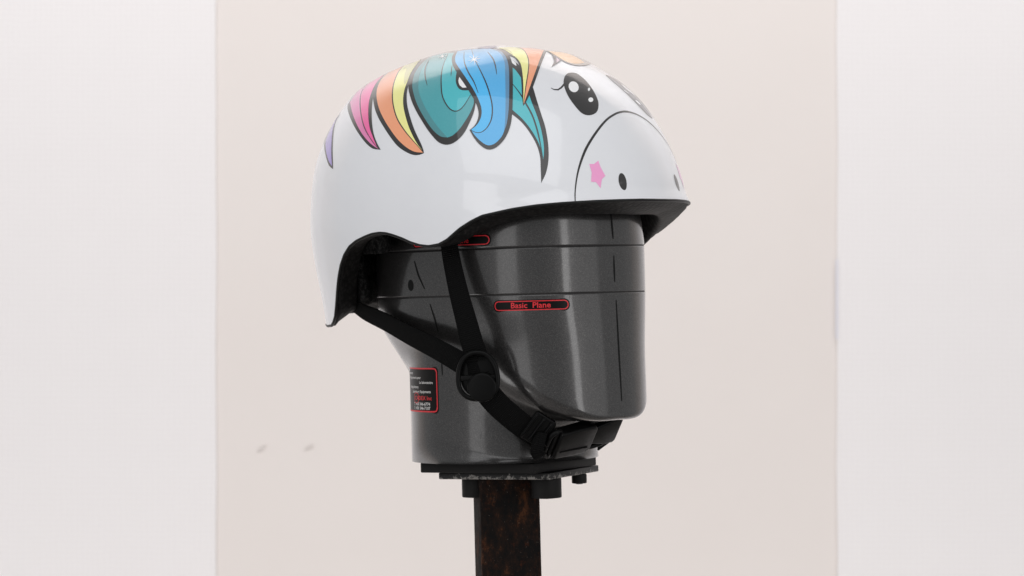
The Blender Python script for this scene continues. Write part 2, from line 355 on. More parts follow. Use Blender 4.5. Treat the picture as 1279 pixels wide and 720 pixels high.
def decal_grid(name, poly, mp, mat, parent, grid=1.5, label=None, holes=()):
    """flat outline in millimetres laid onto a curved surface by mp(u, v)"""
    pts = [Vector(p) for p in poly]; n = len(pts); edges = [(i, (i+1) % n) for i in range(n)]; fcs = []
    allp = list(pts); faces = [list(range(n))]
    xs = [p.x for p in pts]; ys = [p.y for p in pts]
    x = min(xs)+grid*.5
    while x < max(xs):
        y = min(ys)+grid*.5
        while y < max(ys):
            if inside(x, y, poly): allp.append(Vector((x, y)))
            y += grid
        x += grid
    vo_, _, fo, *_ = delaunay_2d_cdt(allp, edges, faces if not holes else [], 1, 1e-6)
    keep = [f for f in fo if inside(sum(vo_[i].x for i in f)/len(f), sum(vo_[i].y for i in f)/len(f), poly)]
    out = [mp(v.x, v.y) for v in vo_]
    V = [o[0] for o in out]; N = [o[1] for o in out]; F = []
    for f in keep:
        f = list(f); a, b, c = (V[f[0]], V[f[1]], V[f[2]])
        if (b-a).cross(c-a).dot(N[f[0]]) < 0: f.reverse()
        F.append(tuple(f))
    return obj(name, V, F, mat, parent, label=label, normals=[tuple(x) for x in N])
def inside(x, y, poly):
    c = False; j = len(poly)-1
    for i in range(len(poly)):
        xi, yi = poly[i]; xj, yj = poly[j]
        if (yi > y) != (yj > y) and x < (xj-xi)*(y-yi)/(yj-yi)+xi: c = not c
        j = i
    return c
def head_map(phi0, z0, r0, off, neck=False):
    def f(u, v):
        p = phi0-u/r0; a = head_surf(p, z0+v, off, neck)
        t1 = head_surf(p+.01, z0+v, off, neck)-a; t2 = head_surf(p, z0+v+.5, off, neck)-a
        nn = t1.cross(t2).normalized()
        if nn.dot(Vector((math.cos(p), -math.sin(p), 0))) < 0: nn = -nn
        return a, nn
    return f
def rrect(w, h, r, n=6):
    out = []
    for cx, cy, a0 in ((1, 1, 0), (-1, 1, 90), (-1, -1, 180), (1, -1, 270)):
        for k in range(n+1):
            a = R(a0+90*k/n); out.append((cx*(w/2-r)+r*math.cos(a), cy*(h/2-r)+r*math.sin(a)))
    return out
def ring_obj(name, w, h, r, t, mp, mat, parent):
    A = rrect(w, h, r, 8); B = rrect(w-2*t, h-2*t, max(.1, r-t), 8)
    def dens(P):
        out = []
        for i in range(len(P)):
            a, b = P[i], P[(i+1) % len(P)]; L = math.hypot(b[0]-a[0], b[1]-a[1]); m_ = max(1, int(L/2))
            out += [(a[0]+(b[0]-a[0])*k/m_, a[1]+(b[1]-a[1])*k/m_) for k in range(m_)]
        return out
    m_ = 72
    def resample(P):
        P = dens(P); d = [0]
        for i in range(len(P)): d.append(d[-1]+math.hypot(P[(i+1) % len(P)][0]-P[i][0], P[(i+1) % len(P)][1]-P[i][1]))
        X = [p[0] for p in P]+[P[0][0]]; Y = [p[1] for p in P]+[P[0][1]]
        return [(float(np.interp(d[-1]*k/m_, d, X)), float(np.interp(d[-1]*k/m_, d, Y))) for k in range(m_)]
    A, B = resample(A), resample(B); q = [mp(*p) for p in A+B]
    F = [(k, (k+1) % m_, m_+(k+1) % m_, m_+k) for k in range(m_)]
    return obj(name, [x[0] for x in q], F, mat, parent, normals=[tuple(x[1]) for x in q])
def lettering(text, size, u, v, mp, mat, parent, align='CENTER', bold=0.0, squash=1.0):
    cu = bpy.data.curves.new('lettering', 'FONT'); cu.body = text; cu.size = size; cu.align_x = align; cu.align_y = 'CENTER'; cu.resolution_u = 2; cu.offset = bold
    to = bpy.data.objects.new('lettering', cu); scene.collection.objects.link(to)
    bpy.context.view_layer.update()
    me = bpy.data.meshes.new_from_object(to.evaluated_get(bpy.context.evaluated_depsgraph_get()))
    bpy.data.objects.remove(to); bpy.data.curves.remove(cu)
    q = [mp(u+p.co.x*squash, v+p.co.y) for p in me.vertices]; F = [tuple(p.vertices) for p in me.polygons]
    bpy.data.meshes.remove(me)
    FF = []
    for f in F:
        a, b, c = (q[f[0]][0], q[f[1]][0], q[f[2]][0])
        FF.append(f if (b-a).cross(c-a).dot(q[f[0]][1]) > 0 else f[::-1])
    return obj('lettering', [x[0] for x in q], FF, mat, parent, normals=[tuple(x[1]) for x in q])
# dashed centre lines
def mark(name, pts, wmm, neck=False):
    n = 24; V = []; F = []
    for i in range(n+1):
        t = i/n; ph = float(np.interp(t, np.linspace(0, 1, len(pts)), [p[0] for p in pts])); z = float(np.interp(t, np.linspace(0, 1, len(pts)), [p[1] for p in pts]))
        ww = wmm*(.55+.45*math.sin(math.pi*min(1, t*1.0)))
        for s in (-1, 1):
            r0 = 64 if neck else head_r(R(ph), z)
            V.append(head_surf(R(ph)+s*ww/2/r0, z, .14, neck))
    for i in range(n): F.append((2*i, 2*i+1, 2*i+3, 2*i+2))
    return obj(name, V, F, MARK, head)
mark('centre_mark', [(0, 54), (0, 30.5)], 1.5); mark('centre_mark', [(0, 19.5), (0, 2)], 1.5); mark('centre_mark', [(-.3, -10), (-.5, -77)], 1.5)
mark('side_mark', [(95.5, 19.5), (93, 10), (89, .6)], 1.5); mark('side_mark', [(86, -9.5), (84, -19), (82.5, -28)], 1.4); mark('side_mark', [(86.5, -47), (86.2, -57.5)], 1.0, True)
def hole_poly(r): return [(r*math.cos(2*math.pi*k/20), r*math.sin(2*math.pi*k/20)) for k in range(20)]
decal_grid('ear_mark', [(x*.85, y*1.15) for x, y in hole_poly(3.3)], head_map(R(99), 3.3, 76, .12), MARK, head)
# oval plane stickers
def oval_sticker(phi0, z0, r0, w_, h_, text, size, squash):
    s = decal_grid('plane_sticker', rrect(w_, h_, h_*.42), head_map(R(phi0), z0, r0, .10), STICK, head, grid=2.2, label='black oval sticker with red %s lettering' % text)
    ring_obj('sticker_border', w_-1.6, h_-1.6, h_*.34, .62, head_map(R(phi0), z0, r0, .17), SRED, s)
    lettering(text, size, 0, 0, head_map(R(phi0), z0, r0, .18), SRED, s, bold=.09, squash=squash)
oval_sticker(35.6, -11.9, 96, 48.5, 7.9, 'Basic  Plane', 5.2, 1.02)
oval_sticker(73.5, 31.9, 82, 66, 7.9, 'Reference  Plane', 5.2, 1.02)
# maker's sticker wrapped round the neck
mp = lambda off: head_map(R(117.5), -67.5, 64, off, True)
s = decal_grid('maker_sticker', rrect(62, 31.5, 3.2), mp(.10), STICK, head, grid=2.2, label='black sticker with red border and small white lettering on the neck')
ring_obj('sticker_border', 60.4, 29.9, 2.8, .95, mp(.17), SRED, s)
for tx, u, v, al in (('Concepteur et manufacturier', -2, 11.2, 'RIGHT'), ("d'equipements pour", 11.5, 8.2, 'RIGHT'), ('Le laboratoire', 25.8, 5.0, 'RIGHT'), ('Design factory', 8.0, 1.9, 'RIGHT'), ('Laboratory Equipments', 23.5, -1.2, 'RIGHT')):
    lettering(tx, 2.5, u, v, mp(.18), SWHITE, s, al, bold=.06, squash=1.15)
lettering('CADEX Inc', 3.9, 24.5, -5.6, mp(.18), SRED, s, 'RIGHT', bold=.04, squash=1.25)
V, F = [], []
ring_obj('sticker_emblem', 8.5, 7.4, 3.6, .5, head_map(R(114), -73, 64, .2, True), SRED, s)
for tx, v in (('T. 450 346-6774', -10.2), ('F. 450 346-7107', -13.0)):
    lettering(tx, 2.9, 22.5, v+.6, mp(.18), SWHITE, s, 'RIGHT', bold=.08, squash=1.2)
# ------------------------------------------------------------------ helmet surface
HELM_YAW = R(52)
ZT = 166.3; NEXP = 2.15
ZK = [0.0, 3.0, 8.0, 16.0, 28.0, 44.0, 62.0, 82.0, 104.0, 125.0, 150.0, 175.0, 205.0]
KAF = [0.0, 29.01, 54.25, 69.21, 87.33, 104.13, 116.0, 125.83, 132.92, 134.2, 134.32, 134.99, 135.3]
KAB = [0.0, 33.96, 53.34, 79.42, 102.81, 116.94, 128.09, 135.17, 137.88, 139.11, 136.53, 132.08, 128.93]
KB = [0.0, 26.4, 44.97, 61.83, 78.53, 90.53, 99.41, 105.64, 108.86, 108.81, 105.29, 101.32, 97.76]
QK = [math.sqrt(z) for z in ZK]
def herm(xs, ys):
    xs = np.array(xs); ys = np.array(ys); h = np.diff(xs); d = np.diff(ys)/h; m = np.zeros_like(ys)
    m[1:-1] = (d[:-1]*h[1:]+d[1:]*h[:-1])/(h[:-1]+h[1:]); m[0] = d[0]; m[-1] = d[-1]
    def f(x):
        i = min(max(int(np.searchsorted(xs, x))-1, 0), len(xs)-2); t = (x-xs[i])/h[i]
        return float((2*t**3-3*t*t+1)*ys[i]+(t**3-2*t*t+t)*h[i]*m[i]+(3*t*t-2*t**3)*ys[i+1]+(t**3-t*t)*h[i]*m[i+1])
    return f
fAF, fAB, fB = herm(QK, KAF), herm(QK, KAB), herm(QK, KB)
RIM = [(0, 55.6), (8, 55.7), (16.49, 55.39), (24.11, 55.0), (33.54, 54.1), (40.49, 53.08), (47.6, 51.19), (57.14, 47.42), (60.9, 44.05), (64.86, 39.64), (67.25, 36.16), (69.74, 32.67), (72.92, 30.0), (76.96, 29.03), (80.73, 29.92), (84.39, 31.97), (88.09, 34.82), (91.94, 37.15), (95.19, 38.62), (98.21, 39.12), (102.17, 38.57), (105.97, 36.94), (110.92, 34.3), (115.19, 30.79), (119.13, 25.34), (122.62, 18.48), (126.0, 9.38), (128.82, 0.75), (131.85, -9.03), (134.35, -16.13), (136.84, -19.97), (139.5, -22.2), (146, -22.6), (155, -21), (164, -17), (172, -14.2), (180, -13.5)]
RA = np.array([p[0] for p in RIM]); RZ = np.array([p[1] for p in RIM])
def z_rim(phi):
    a = abs(math.degrees((phi+math.pi) % (2*math.pi)-math.pi)); return float(np.interp(a, RA, RZ))
def S0(phi, q):                                          # outer shell surface, millimetres, (forward, right, up)
    if q < 1e-5: return np.array([0, 0, ZT])
    c, s = math.cos(phi), math.sin(phi); wq = .5+.5*math.tanh(4*c)
    A = fAB(q)+(fAF(q)-fAB(q))*wq; B = fB(q)
    r = ((abs(c)/A)**NEXP+(abs(s)/B)**NEXP)**(-1/NEXP)
    zr = z_rim(phi); d = (ZT-q*q)-zr                      # slight outward flare of the front edge
    if abs(phi) < 1.4 and d < 10: r += 2.6*(1-max(0, d)/10)**2*math.cos(phi*1.12)
    return np.array([r*c, r*s, ZT-q*q])
def SN(phi, q):
    q = max(q, .05); e = 1e-3
    a = S0(phi+e, q)-S0(phi-e, q); b = S0(phi, q+e)-S0(phi, q-e); n = np.cross(b, a); n /= np.linalg.norm(n)+1e-12
    if n @ (S0(phi, q)-np.array([0, 0, 60.])) < 0: n = -n
    return n
HZ = -22.0
def LV(p): return Vector((p[0]/1000, -p[1]/1000, (p[2]-HZ)/1000))
def LN(n): return Vector((n[0], -n[1], n[2]))
helmet = thing('helmet', 'white glossy skate helmet printed with a unicorn face and rainbow mane', 'helmet', frame(HELM_YAW, HZ))
# angular samples evenly spaced along the rim curve
dens = np.linspace(-math.pi, math.pi, 7201); rimP = np.array([S0(p, math.sqrt(ZT-z_rim(p))) for p in dens])
arc = np.concatenate([[0], np.cumsum(np.linalg.norm(np.diff(rimP, axis=0), axis=1))])
NPH = 560; PHI = [float(np.interp(arc[-1]*k/NPH, arc, dens)) for k in range(NPH)]
NQ = 46
V = [LV((0, 0, ZT))]; N = [(0, 0, 1)]; F = []
for p in PHI:
    qr = math.sqrt(ZT-z_rim(p))
    for k in range(1, NQ+1):
        t = k/NQ; q = qr*t; V.append(LV(S0(p, q))); N.append(tuple(LN(SN(p, q))))
for i in range(NPH):
    j = (i+1) % NPH; F.append((0, 1+j*NQ, 1+i*NQ))
    for k in range(NQ-1): F.append((1+i*NQ+k, 1+j*NQ+k, 1+j*NQ+k+1, 1+i*NQ+k+1))
me_n = N
# make faces point outward
a, b, c = V[F[NQ*200+5][0]], V[F[NQ*200+5][1]], V[F[NQ*200+5][2]]
if (b-a).cross(c-a).dot(Vector(N[F[NQ*200+5][0]])) < 0: F = [f[::-1] for f in F]
shell = obj('shell', V, F, SHELL, helmet, normals=N)
# rim curve with smoothed tangents
rim = []
for i, p in enumerate(PHI):
    qr = math.sqrt(ZT-z_rim(p)); rim.append((S0(p, qr), SN(p, qr)))
RP = np.array([x[0] for x in rim]); RN = np.array([x[1] for x in rim])
def smooth_loop(A, k):
    for _ in range(k): A = (np.roll(A, 1, 0)+A*2+np.roll(A, -1, 0))/4
    return A
RT = smooth_loop(np.roll(RP, -1, 0)-np.roll(RP, 1, 0), 12); RT /= np.linalg.norm(RT, axis=1)[:, None]
RN = smooth_loop(RN, 6); RN /= np.linalg.norm(RN, axis=1)[:, None]
RD = np.cross(RT, RN); RD /= np.linalg.norm(RD, axis=1)[:, None]
if RD[NPH//2][2] > 0: RD = -RD
V, F = tube([LV(RP[i]+RD[i]*.5-RN[i]*.7) for i in range(NPH)], .0011, 8, True)
obj('edge_trim', V, F, TRIM, helmet)
# foam liner: lip below the shell edge, inner edge, then the inside of the bowl
def lip(i):
    ph = abs(math.degrees(PHI[i])); dk = float(np.interp(ph, [0, 40, 60, 75, 100, 125, 140, 180], [2.2, 2.4, 5.5, 3.0, 3.0, -4, -7, -5]))
    th = float(np.interp(ph, [0, 60, 100, 180], [25, 22, 19, 20]))
    lo = float(np.interp(math.degrees(PHI[i]), [-110, -85, -70, -55, -35, -15], [0, 9, 15, 14, 6, 0])); dk += lo
    P, n_, d_ = RP[i], RN[i], RD[i]; pr = []
    for a_, b_ in ((1.4, -.6), (1.8, .9), (3.2, 1.0+lo*.45), (th*.3, dk*.35+1+lo*.35), (th*.6, dk*.7+.7), (th*.86, dk), (th*.96, dk-.4), (th, dk-2.5), (th+.6, dk-6)):
        pr.append(P-n_*a_+d_*b_)
    qr = math.sqrt(ZT-z_rim(PHI[i]))
    for k in range(1, 13):
        q = qr*(1-k/12.5)*.97; pr.append(S0(PHI[i], q)-SN(PHI[i], q)*(th+1+k*.1))
    return pr
L = [lip(i) for i in range(NPH)]; m_ = len(L[0])
LA = np.array(L)
for k in range(4, 10): LA[:, k] = smooth_loop(LA[:, k], 14)
V = [LV(LA[i, k]) for i in range(NPH) for k in range(m_)]; F = []
for i in range(NPH):
    j = (i+1) % NPH
    for k in range(m_-1): F.append((i*m_+k, i*m_+k+1, j*m_+k+1, j*m_+k))
F.append(tuple(i*m_+m_-1 for i in range(NPH)))
obj('foam_liner', V, F, FOAM, helmet)
# fleece comfort pads inside the back and the sides
def pad(name, p0, p1, zlo, zhi, o0, o1, seed, label=None, mat=FLEECE):
    nu, nv = 44, 26; V = []; F = []
    def P(u, v, o, fz):
        ph = R(p0+(p1-p0)*u); zl = zlo(u) if callable(zlo) else zlo
        cor = 1-(1-min(1, min(u, 1-u)/.10))**2*.10
        z = zl+(zhi-zl)*(.5+(v-.5)*cor); q = math.sqrt(ZT-z)
        nn = SN(ph, q); b = S0(ph, q)
        return b-nn*(o+fz*noise.noise(Vector((u*24+seed, v*16, 0)))*.8)
    for o, s_ in ((o0, 0), (o1, 1)):
        for j in range(nv+1):
            for i in range(nu+1):
                e = min(i, nu-i, j, nv-j); oo = o if not s_ else o-(o1-o0)*.45*max(0, 1-e/3)**2
                V.append(LV(P(i/nu, j/nv, oo, s_)))
    K = (nu+1)*(nv+1)
    for j in range(nv):
        for i in range(nu):
            a = j*(nu+1)+i; F.append((a, a+1, a+nu+2, a+nu+1)); F.append((K+a, K+a+nu+1, K+a+nu+2, K+a+1))
    for i in range(nu):
        F.append((i, K+i, K+i+1, i+1)); a = nv*(nu+1)+i; F.append((a, a+1, K+a+1, K+a))
    for j in range(nv):
        a = j*(nu+1); F.append((a, a+nu+1, K+a+nu+1, K+a)); a += nu; F.append((a, K+a, K+a+nu+1, a+nu+1))
    return obj(name, V, F, mat, helmet, label=label)
pad('comfort_pad', 131, 229, lambda u: -11+3.0*noise.noise(Vector((u*14, 3, 0))), 55, 20.5, 30, 2, 'black fleece pad inside the back of the helmet')
pad('comfort_pad', 108, 129, 22, 60, 20, 27, 7)
pad('comfort_pad', -129, -108, 22, 60, 20, 27, 9)
pad('brow_pad', -40, 40, 64, 90, 24, 30, 12)
# ------------------------------------------------------------------ printed artwork on the shell
ART = [
 ('printed_mane_lock', 'ink', 1, 0, 'narrow lavender lock at the back of the printed mane', [(-5.296, 3.916), (-5.353, 4.014), (-5.421, 4.091), (-5.479, 4.182), (-5.509, 4.317), (-5.511, 4.491), (-5.5, 4.679), (-5.482, 4.872), (-5.465, 5.064), (-5.447, 5.258), (-5.426, 5.456), (-5.406, 5.648), (-5.391, 5.832), (-5.38, 5.973), (-5.371, 6.114), (-5.361, 6.252), (-5.352, 6.386), (-5.343, 6.517), (-5.331, 6.651), (-5.318, 6.787), (-5.307, 6.917), (-5.298, 7.034), (-5.294, 7.131), (-5.298, 7.288), (-5.308, 7.406), (-5.498, 7.182), (-5.678, 6.926), (-5.755, 6.771), (-5.827, 6.599), (-5.897, 6.414), (-5.966, 6.224), (-6.037, 6.023), (-6.11, 5.806), (-6.184, 5.578), (-6.255, 5.347), (-6.356, 5.024), (-6.47, 4.659), (-6.599, 4.222), (-6.655, 3.92), (-6.573, 3.872), (-6.491, 3.823), (-6.392, 3.803), (-6.293, 3.781), (-6.211, 3.732), (-6.132, 3.648), (-6.034, 3.626), (-5.936, 3.602), (-5.857, 3.519), (-5.664, 3.673), (-5.453, 3.847)]),
 ('printed_mane_fill', 'lav', 2, 0, '', [(-5.489, 3.911), (-5.507, 4.07), (-5.541, 4.198), (-5.573, 4.324), (-5.591, 4.467), (-5.592, 4.676), (-5.581, 4.89), (-5.566, 5.111), (-5.553, 5.283), (-5.538, 5.458), (-5.524, 5.632), (-5.51, 5.805), (-5.5, 5.943), (-5.491, 6.08), (-5.482, 6.218), (-5.471, 6.358), (-5.458, 6.499), (-5.441, 6.645), (-5.422, 6.795), (-5.402, 6.943), (-5.386, 7.086), (-5.374, 7.221), (-5.505, 7.026), (-5.635, 6.801), (-5.722, 6.611), (-5.81, 6.392), (-5.891, 6.165), (-5.965, 5.931), (-6.036, 5.684), (-6.096, 5.441), (-6.15, 5.211), (-6.191, 4.991), (-6.199, 4.794), (-6.169, 4.677), (-6.112, 4.587), (-6.044, 4.507), (-5.979, 4.421), (-5.92, 4.321), (-5.858, 4.215), (-5.799, 4.111), (-5.743, 4.02), (-5.663, 3.956), (-5.573, 3.939)]),
 ('printed_mane_lock', 'ink', 1, 0, 'pink lock of the printed mane', [(-4.711, 3.922), (-4.667, 4.168), (-4.591, 4.474), (-4.489, 4.775), (-4.362, 5.107), (-4.217, 5.447), (-4.118, 5.657), (-4.01, 5.874), (-3.898, 6.087), (-3.785, 6.288), (-3.676, 6.471), (-3.544, 6.677), (-3.412, 6.867), (-3.278, 7.046), (-3.142, 7.217), (-3.001, 7.384), (-2.856, 7.546), (-2.711, 7.696), (-2.569, 7.828), (-2.389, 7.977), (-2.212, 8.104), (-2.03, 8.209), (-1.835, 8.288), (-1.636, 8.346), (-1.437, 8.398), (-1.55, 8.288), (-1.664, 8.173), (-1.778, 8.046), (-1.866, 7.936), (-1.956, 7.817), (-2.042, 7.691), (-2.12, 7.563), (-2.189, 7.435), (-2.251, 7.303), (-2.31, 7.167), (-2.366, 7.025), (-2.422, 6.877), (-2.476, 6.723), (-2.527, 6.563), (-2.575, 6.401), (-2.62, 6.236), (-2.661, 6.066), (-2.698, 5.894), (-2.729, 5.723), (-2.757, 5.551), (-2.782, 5.377), (-2.804, 5.203), (-2.82, 5.034), (-2.834, 4.872), (-2.848, 4.716), (-2.856, 4.559), (-2.857, 4.393), (-2.851, 4.247), (-2.841, 4.087), (-2.835, 3.916), (-2.84, 3.741), (-2.858, 3.571), (-2.925, 3.235), (-3.023, 2.884), (-3.164, 2.781), (-3.38, 2.51), (-3.496, 2.448), (-3.572, 2.478), (-3.673, 2.501), (-3.728, 2.562), (-3.805, 2.59), (-3.905, 2.584), (-3.984, 2.637), (-4.064, 2.69), (-4.166, 2.68), (-4.222, 2.768), (-4.324, 2.728), (-4.43, 2.768), (-4.525, 2.827), (-4.506, 3.103), (-4.494, 3.356), (-4.527, 3.499), (-4.595, 3.659), (-4.648, 3.801)]),
 ('printed_mane_fill', 'pinkd', 2, 0, '', [(-4.518, 4.003), (-4.42, 4.324), (-4.309, 4.67), (-4.232, 4.894), (-4.144, 5.134), (-4.045, 5.383), (-3.936, 5.634), (-3.838, 5.841), (-3.731, 6.054), (-3.619, 6.263), (-3.506, 6.462), (-3.395, 6.644), (-3.284, 6.812), (-3.172, 6.972), (-3.058, 7.124), (-2.942, 7.267), (-2.824, 7.402), (-2.671, 7.563), (-2.511, 7.714), (-2.351, 7.852), (-2.194, 7.975), (-2.042, 8.081), (-1.893, 8.172), (-1.744, 8.256), (-1.595, 8.338), (-1.722, 8.241), (-1.85, 8.144), (-1.977, 8.042), (-2.104, 7.932), (-2.23, 7.809), (-2.337, 7.695), (-2.445, 7.57), (-2.553, 7.436), (-2.659, 7.297), (-2.76, 7.153), (-2.853, 7.009), (-2.94, 6.865), (-3.022, 6.717), (-3.099, 6.565), (-3.173, 6.409), (-3.244, 6.248), (-3.312, 6.082), (-3.378, 5.907), (-3.443, 5.721), (-3.505, 5.528), (-3.56, 5.333), (-3.609, 5.141), (-3.649, 4.957), (-3.701, 4.693), (-3.746, 4.434), (-3.784, 4.179), (-3.814, 3.926), (-3.828, 3.692), (-3.83, 3.477), (-3.849, 3.227), (-4.032, 2.628), (-4.068, 2.732), (-4.173, 2.687), (-4.264, 2.674), (-4.33, 2.734), (-4.416, 2.77), (-4.358, 3.103), (-4.361, 3.303), (-4.384, 3.461), (-4.412, 3.609), (-4.44, 3.756), (-4.474, 3.89)]),
 ('printed_mane_fill', 'pink', 2, 0, '', [(-4.032, 2.628), (-3.849, 3.227), (-3.83, 3.477), (-3.828, 3.692), (-3.814, 3.926), (-3.784, 4.179), (-3.746, 4.434), (-3.701, 4.693), (-3.649, 4.957), (-3.609, 5.141), (-3.56, 5.333), (-3.505, 5.528), (-3.443, 5.721), (-3.378, 5.907), (-3.312, 6.082), (-3.244, 6.249), (-3.173, 6.411), (-3.099, 6.568), (-3.021, 6.72), (-2.939, 6.867), (-2.853, 7.009), (-2.739, 7.178), (-2.614, 7.343), (-2.484, 7.5), (-2.357, 7.644), (-2.239, 7.771), (-2.106, 7.904), (-1.981, 8.017), (-1.86, 8.12), (-1.737, 8.222), (-1.828, 8.109), (-1.918, 7.995), (-2.01, 7.875), (-2.104, 7.746), (-2.183, 7.634), (-2.266, 7.515), (-2.349, 7.39), (-2.429, 7.26), (-2.501, 7.126), (-2.566, 6.988), (-2.628, 6.845), (-2.685, 6.697), (-2.739, 6.542), (-2.789, 6.382), (-2.83, 6.239), (-2.871, 6.087), (-2.91, 5.928), (-2.944, 5.768), (-2.971, 5.611), (-2.991, 5.461), (-3.007, 5.29), (-3.015, 5.124), (-3.019, 4.962), (-3.022, 4.802), (-3.026, 4.642), (-3.035, 4.441), (-3.048, 4.24), (-3.064, 4.036), (-3.08, 3.827), (-3.087, 3.624), (-3.087, 3.432), (-3.094, 3.221), (-3.143, 2.927), (-3.284, 2.828), (-3.486, 2.601), (-3.63, 2.456), (-3.69, 2.56), (-3.778, 2.573), (-3.867, 2.584), (-4.07, 2.31)]),
 ('printed_hair_line', 'ink', 3, 0, '', [(-4.012, 2.681), (-3.903, 3.128), (-3.864, 3.524), (-3.845, 3.876), (-3.815, 4.136), (-3.779, 4.396), (-3.736, 4.658), (-3.686, 4.924), (-3.638, 5.148), (-3.578, 5.383), (-3.507, 5.619), (-3.429, 5.849), (-3.349, 6.063), (-3.267, 6.265), (-3.18, 6.46), (-3.088, 6.648), (-2.991, 6.829), (-2.886, 7.003), (-2.768, 7.175), (-2.64, 7.342), (-2.507, 7.5), (-2.377, 7.645), (-2.256, 7.773), (-2.059, 7.963), (-1.875, 8.121), (-1.747, 8.224), (-1.728, 8.22), (-1.851, 8.116), (-2.031, 7.958), (-2.222, 7.77), (-2.337, 7.643), (-2.461, 7.5), (-2.588, 7.344), (-2.71, 7.18), (-2.82, 7.015), (-2.921, 6.847), (-3.017, 6.671), (-3.107, 6.487), (-3.193, 6.297), (-3.274, 6.1), (-3.353, 5.891), (-3.43, 5.668), (-3.5, 5.438), (-3.561, 5.21), (-3.613, 4.989), (-3.667, 4.727), (-3.714, 4.472), (-3.753, 4.221), (-3.784, 3.975), (-3.797, 3.647), (-3.817, 3.297), (-3.927, 2.853)]),
 ('printed_mane_lock', 'ink', 1, 0, 'orange and yellow lock of the printed mane', [(-3.26, 2.368), (-3.157, 2.788), (-3.148, 3.013), (-3.15, 3.211), (-3.135, 3.429), (-3.103, 3.667), (-3.068, 3.901), (-3.033, 4.126), (-2.999, 4.339), (-2.968, 4.536), (-2.934, 4.726), (-2.892, 4.922), (-2.838, 5.134), (-2.782, 5.322), (-2.716, 5.521), (-2.642, 5.721), (-2.562, 5.914), (-2.479, 6.093), (-2.392, 6.258), (-2.299, 6.415), (-2.202, 6.565), (-2.101, 6.709), (-1.998, 6.849), (-1.892, 6.983), (-1.782, 7.111), (-1.668, 7.235), (-1.553, 7.355), (-1.437, 7.471), (-1.32, 7.585), (-1.201, 7.697), (-1.081, 7.804), (-0.959, 7.907), (-0.836, 8.005), (-0.71, 8.1), (-0.583, 8.192), (-0.455, 8.279), (-0.326, 8.359), (-0.197, 8.429), (-0.034, 8.503), (0.131, 8.565), (0.294, 8.617), (0.448, 8.659), (0.64, 8.703), (0.821, 8.732), (0.989, 8.745), (1.149, 8.742), (1.296, 8.724), (1.424, 8.699), (1.567, 8.65), (1.689, 8.594), (1.622, 8.497), (1.552, 8.435), (1.482, 8.372), (1.37, 8.281), (1.284, 8.218), (1.181, 8.142), (1.066, 8.056), (0.947, 7.965), (0.83, 7.871), (0.725, 7.779), (0.628, 7.689), (0.535, 7.596), (0.444, 7.502), (0.357, 7.407), (0.272, 7.311), (0.19, 7.216), (0.094, 7.101), (0.002, 6.985), (-0.086, 6.87), (-0.168, 6.756), (-0.243, 6.645), (-0.324, 6.513), (-0.394, 6.388), (-0.454, 6.266), (-0.509, 6.143), (-0.573, 5.99), (-0.626, 5.839), (-0.681, 5.645), (-0.716, 5.516), (-0.761, 5.365), (-0.815, 5.196), (-0.878, 5.013), (-0.945, 4.82), (-1.011, 4.626), (-1.077, 4.424), (-1.149, 4.206), (-1.224, 3.972), (-1.297, 3.728), (-1.367, 3.477), (-1.437, 3.223), (-1.501, 2.975), (-1.562, 2.726), (-1.64, 2.447), (-1.908, 1.832), (-1.824, 1.824), (-1.76, 1.776), (-1.824, 1.824), (-1.889, 1.872), (-1.94, 1.957), (-2.039, 1.969), (-2.105, 2.015), (-2.19, 2.042), (-2.26, 2.107), (-2.355, 2.121), (-2.443, 2.142), (-2.505, 2.216), (-2.604, 2.224), (-2.694, 2.24), (-2.785, 2.255), (-2.867, 2.28), (-2.954, 2.261), (-3.04, 2.291), (-2.968, 2.568), (-3.19, 2.319)]),
